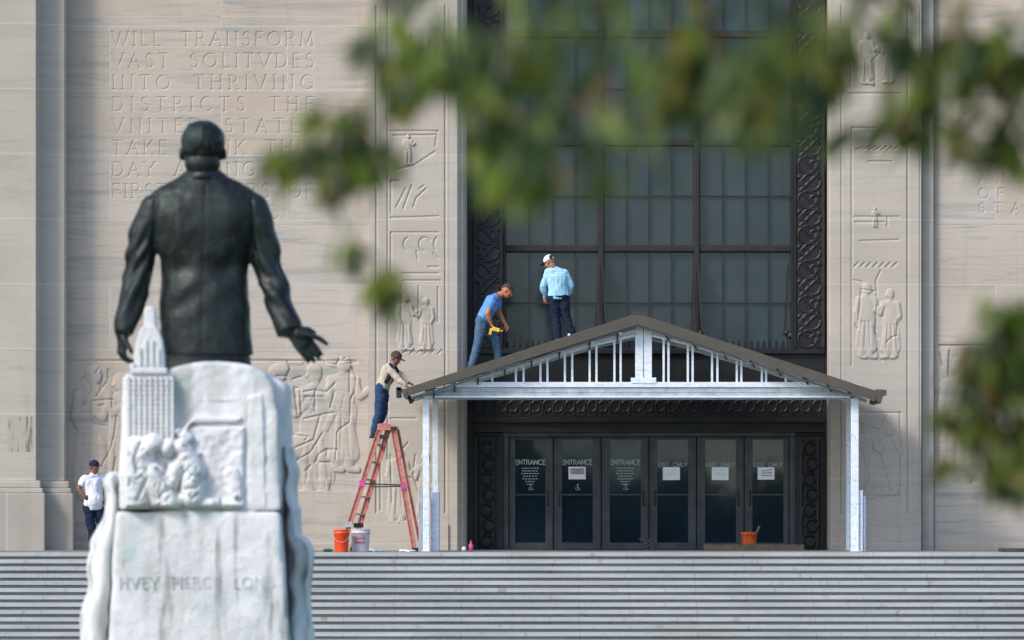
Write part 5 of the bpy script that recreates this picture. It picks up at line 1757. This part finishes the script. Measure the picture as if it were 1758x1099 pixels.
def leaf(p, d, n_, L, w_=.34):
    """one pointed leaf, folded along its midrib; a separate island"""
    p, d = Vector(p), Vector(d).normalized()
    n_ = Vector(n_)
    s_ = d.cross(n_).normalized()
    n_ = s_.cross(d).normalized()
    b = len(leafs_v)
    pts = []
    for u, wd in ((0, .02), (.2, .6), (.45, 1.0), (.7, .8), (.9, .35), (1, .0)):
        c = p + d * L * u - n_ * L * .18 * u * u
        h = wd * w_ * L * .5
        pts.append((c - s_ * h + n_ * h * .35, c, c + s_ * h + n_ * h * .35))
    for t3 in pts: leafs_v.extend([tuple(x) for x in t3])
    for k in range(5):
        a = b + k * 3
        leafs_f.extend([(a, a + 1, a + 4, a + 3), (a + 1, a + 2, a + 5, a + 4)])


rl = random.Random(11)


def spray(px, py, r, d, count, L=.085, dr=(0, 0, -1)):
    """a tuft of leaves on twiglets round a point at distance d"""
    c = PL(px, py, d)
    rr = r / FPX * d
    for _ in range(count):
        o_ = Vector((rl.gauss(0, .5), rl.gauss(0, .8), rl.gauss(0, .5)))
        if o_.length > 1.3: o_ *= .7
        p_ = c + o_ * rr
        dd = Vector((rl.uniform(-1, 1), rl.uniform(-1, 1), rl.uniform(-.9, .5))) + Vector(dr) * .8
        leaf(p_, dd, (rl.uniform(-.6, .6), rl.uniform(-1, .2), rl.uniform(.2, 1)), L * rl.uniform(.7, 1.25))


def twig(pts, d, r=.006):
    v = [PL(a, b, d) for a, b in pts]
    wood.limb(v, [r * (1 - .6 * k / len(v)) for k in range(len(v))])
    return v


# (px, py, radius px, distance, leaves)
tufts = [
    (192, 90, 8, 18, 5), (204, 91, 9, 18, 6), (214, 88, 9, 18, 6),
    (205, 92, 14, 18, 5), (190, 89, 7, 18, 2), (228, 86, 16, 18, 9), (250, 80, 22, 18, 16), (262, 90, 18, 18, 12), (240, 100, 13, 17.5, 7), (236, 113, 8, 17.5, 4), (280, 84, 12, 18, 4),
    (225, 54, 10, 18, 4), (255, 60, 14, 18, 8), (262, 12, 20, 17, 9), (285, 26, 24, 17, 14), (300, 14, 26, 17, 14), (320, 25, 18, 16.5, 10), (300, 38, 14, 17, 6), (340, 8, 20, 16, 12),
    (245, 154, 9, 19, 5), (252, 152, 6, 19, 3), (273, 172, 9, 19, 6), (275, 186, 7, 19, 4),
    (352, 62, 22, 16, 14), (358, 82, 22, 16, 14), (345, 45, 18, 16, 9), (378, 88, 18, 15.5, 8), (362, 98, 14, 15.5, 6), (385, 62, 16, 15, 6), (400, 30, 22, 15, 8), (378, 20, 24, 15, 10),
    (420, 66, 14, 14.5, 3), (428, 80, 9, 14.5, 2), (395, 105, 14, 15, 3), (430, 100, 20, 14.5, 2), (455, 94, 18, 14.5, 2), (440, 40, 26, 14, 6),
    (480, 22, 22, 15, 14), (492, 40, 18, 15, 10), (486, 8, 22, 15, 12), (470, 52, 12, 15, 4), (510, 36, 16, 15, 6), (540, 40, 24, 14.5, 7), (560, 20, 22, 14.5, 8), (525, 12, 20, 14.5, 8), (520, 66, 18, 14.5, 3), (545, 60, 14, 14.5, 2),
    (590, 12, 16, 16, 9), (598, 28, 10, 16, 5), (580, 36, 12, 16, 4), (610, 5, 12, 16, 5),
    (640, 10, 18, 17, 8), (655, 30, 12, 17, 8), (662, 44, 10, 17, 6), (645, 58, 12, 17, 8), (655, 70, 11, 17, 7), (628, 63, 10, 17, 4), (607, 68, 9, 17, 3), (640, 22, 10, 17, 3),
    (680, 8, 18, 17, 9), (700, 16, 18, 17, 10), (718, 10, 20, 17, 12), (722, 30, 12, 17, 8), (696, 30, 9, 17, 4), (690, 50, 9, 17, 3), (712, 66, 9, 17, 7), (714, 80, 9, 17, 8), (700, 80, 9, 17, 6), (684, 80, 7, 17, 4), (668, 72, 8, 17, 4), (725, 84, 8, 17, 6), (722, 58, 8, 17, 4),
    (712, 200, 14, 18, 10), (722, 215, 16, 18, 14), (708, 228, 16, 18, 14), (722, 245, 18, 18, 18), (700, 245, 14, 18, 10), (712, 262, 16, 18, 14), (722, 285, 16, 18, 16), (706, 285, 12, 18, 10), (712, 310, 12, 18, 12), (706, 322, 8, 18, 6), (728, 310, 10, 18, 8),
    (670, 274, 8, 18, 5), (664, 272, 5, 18, 2), (684, 262, 9, 18, 4), (685, 240, 10, 18, 5), (690, 222, 8, 18, 4), (680, 308, 7, 18, 3), (692, 282, 8, 18, 4), (695, 300, 9, 18, 4),
    (740, 200, 18, 18, 14), (745, 240, 20, 18, 18), (745, 280, 20, 18, 16), (745, 20, 22, 17, 14), (750, 60, 18, 17, 10),
]
for a, b, r, d, c in tufts:
    spray(a, b, r, d, max(2, int(c * 1.7)))
# the rest of the crown above and beside the picture
for a, b in ((300, -8), (325, -12), (350, -6), (380, -10), (410, -6), (440, -10), (470, -8), (500, -6), (530, -10), (560, -8), (590, -8), (640, -10), (690, -8), (715, -10), (270, -6), (365, 35), (450, 20), (350, 95), (560, 45), (575, 5), (425, 10)):
    spray(a, b, 20, rl.uniform(14.5, 16.5), 4)
for _ in range(150):
    a = rl.uniform(240, 1300)
    spray(a, rl.uniform(-260, -25), rl.uniform(20, 40), rl.uniform(14, 21), 12)
for _ in range(60):
    spray(rl.uniform(900, 1900), rl.uniform(-200, 120), rl.uniform(25, 45), rl.uniform(14, 21), 12)
TW = [
    ([(520, -90), (420, -20), (330, 15), (280, 60), (250, 82), (200, 91)], 17.8, .009), ([(330, 15), (350, 55), (362, 92)], 16.5, .006), ([(280, 60), (262, 120), (250, 150), (272, 168), (276, 190)], 18.6, .005),
    ([(600, -80), (500, -10), (488, 40)], 15, .006), ([(700, -90), (610, -10), (650, 28), (660, 44), (668, 66), (700, 80), (740, 82)], 17, .009), ([(668, 60), (640, 62), (604, 69)], 17, .006),
    ([(820, 60), (780, 150), (740, 215), (715, 240), (690, 262), (664, 272)], 18, .010), ([(740, 215), (722, 280), (710, 324)], 18, .006), ([(430, -60), (430, 30), (425, 82)], 14.6, .005),
    ([(760, -60), (720, 10), (716, 40)], 17, .006), ([(560, -60), (560, 20), (530, 70), (440, 103), (395, 108)], 14.6, .005)]
for pts, d, r in TW: twig(pts, d, r * .8)
wood.limb([Vector((5.3, -141.4, 3.62)), Vector((3.4, -142, 2.6)), PL(820, 60, 18)], [.05, .03, .012])
for pts, d, r in TW:
    p_ = PL(pts[0][0], pts[0][1], d)
    tgt = min([a.lerp(b, t / 8) for a, b in zip(main[:-1], main[1:]) for t in range(9)], key=lambda q_: (q_ - p_).length)
    if pts[0][1] < -50: wood.limb([tgt, p_], [.02, r])
wood.build('trunk', MAT_BARK, tree, smooth=True)
mesh_obj('crown', leafs_v, leafs_f, MAT_LEAF, tree, True)
leafs_v, leafs_f = [], []
for k in range(9): spray(275, 183, 6, 19.5, 1, .10)
spray(273, 172, 6, 19, 3, .08); spray(600, 26, 9, 16, 4); spray(480, 20, 12, 15, 4); spray(355, 84, 12, 16, 5)
yl = plain('yellowing leaf', (.19, .21, .012), .5, 0, .2, 20)
mesh_obj('yellowing_leaves', leafs_v, leafs_f, yl, tree, True)

# ================================================================== WOODLAND BEHIND THE PHOTOGRAPHER (seen only in the glass)
mb = MB()
rw = random.Random(5)
for k in range(46):
    x = -120 + k * 5.6
    top = 3.0 + rw.uniform(-1.0, 1.2) + (4.5 if -40 < x < 3 else 0) + (1.6 if 9 < x < 13 else 0)
    mb.ball((x, -310 + rw.uniform(-4, 4), (top + GROUND) / 2), 4.6, 4, (top - GROUND) / 2, n=18, m=14)
wl = mb.melt('distant_woodland', plain('woodland', (.035, .055, .02), .9, 0, .4, .6), None, .8, 1, lambda c: .8 * noise3(c, .5) + .5 * noise3(c, 1.3))
tag(wl, 'line of dark trees across the lawn, reflected in the door glass', 'woodland', kind='stuff')
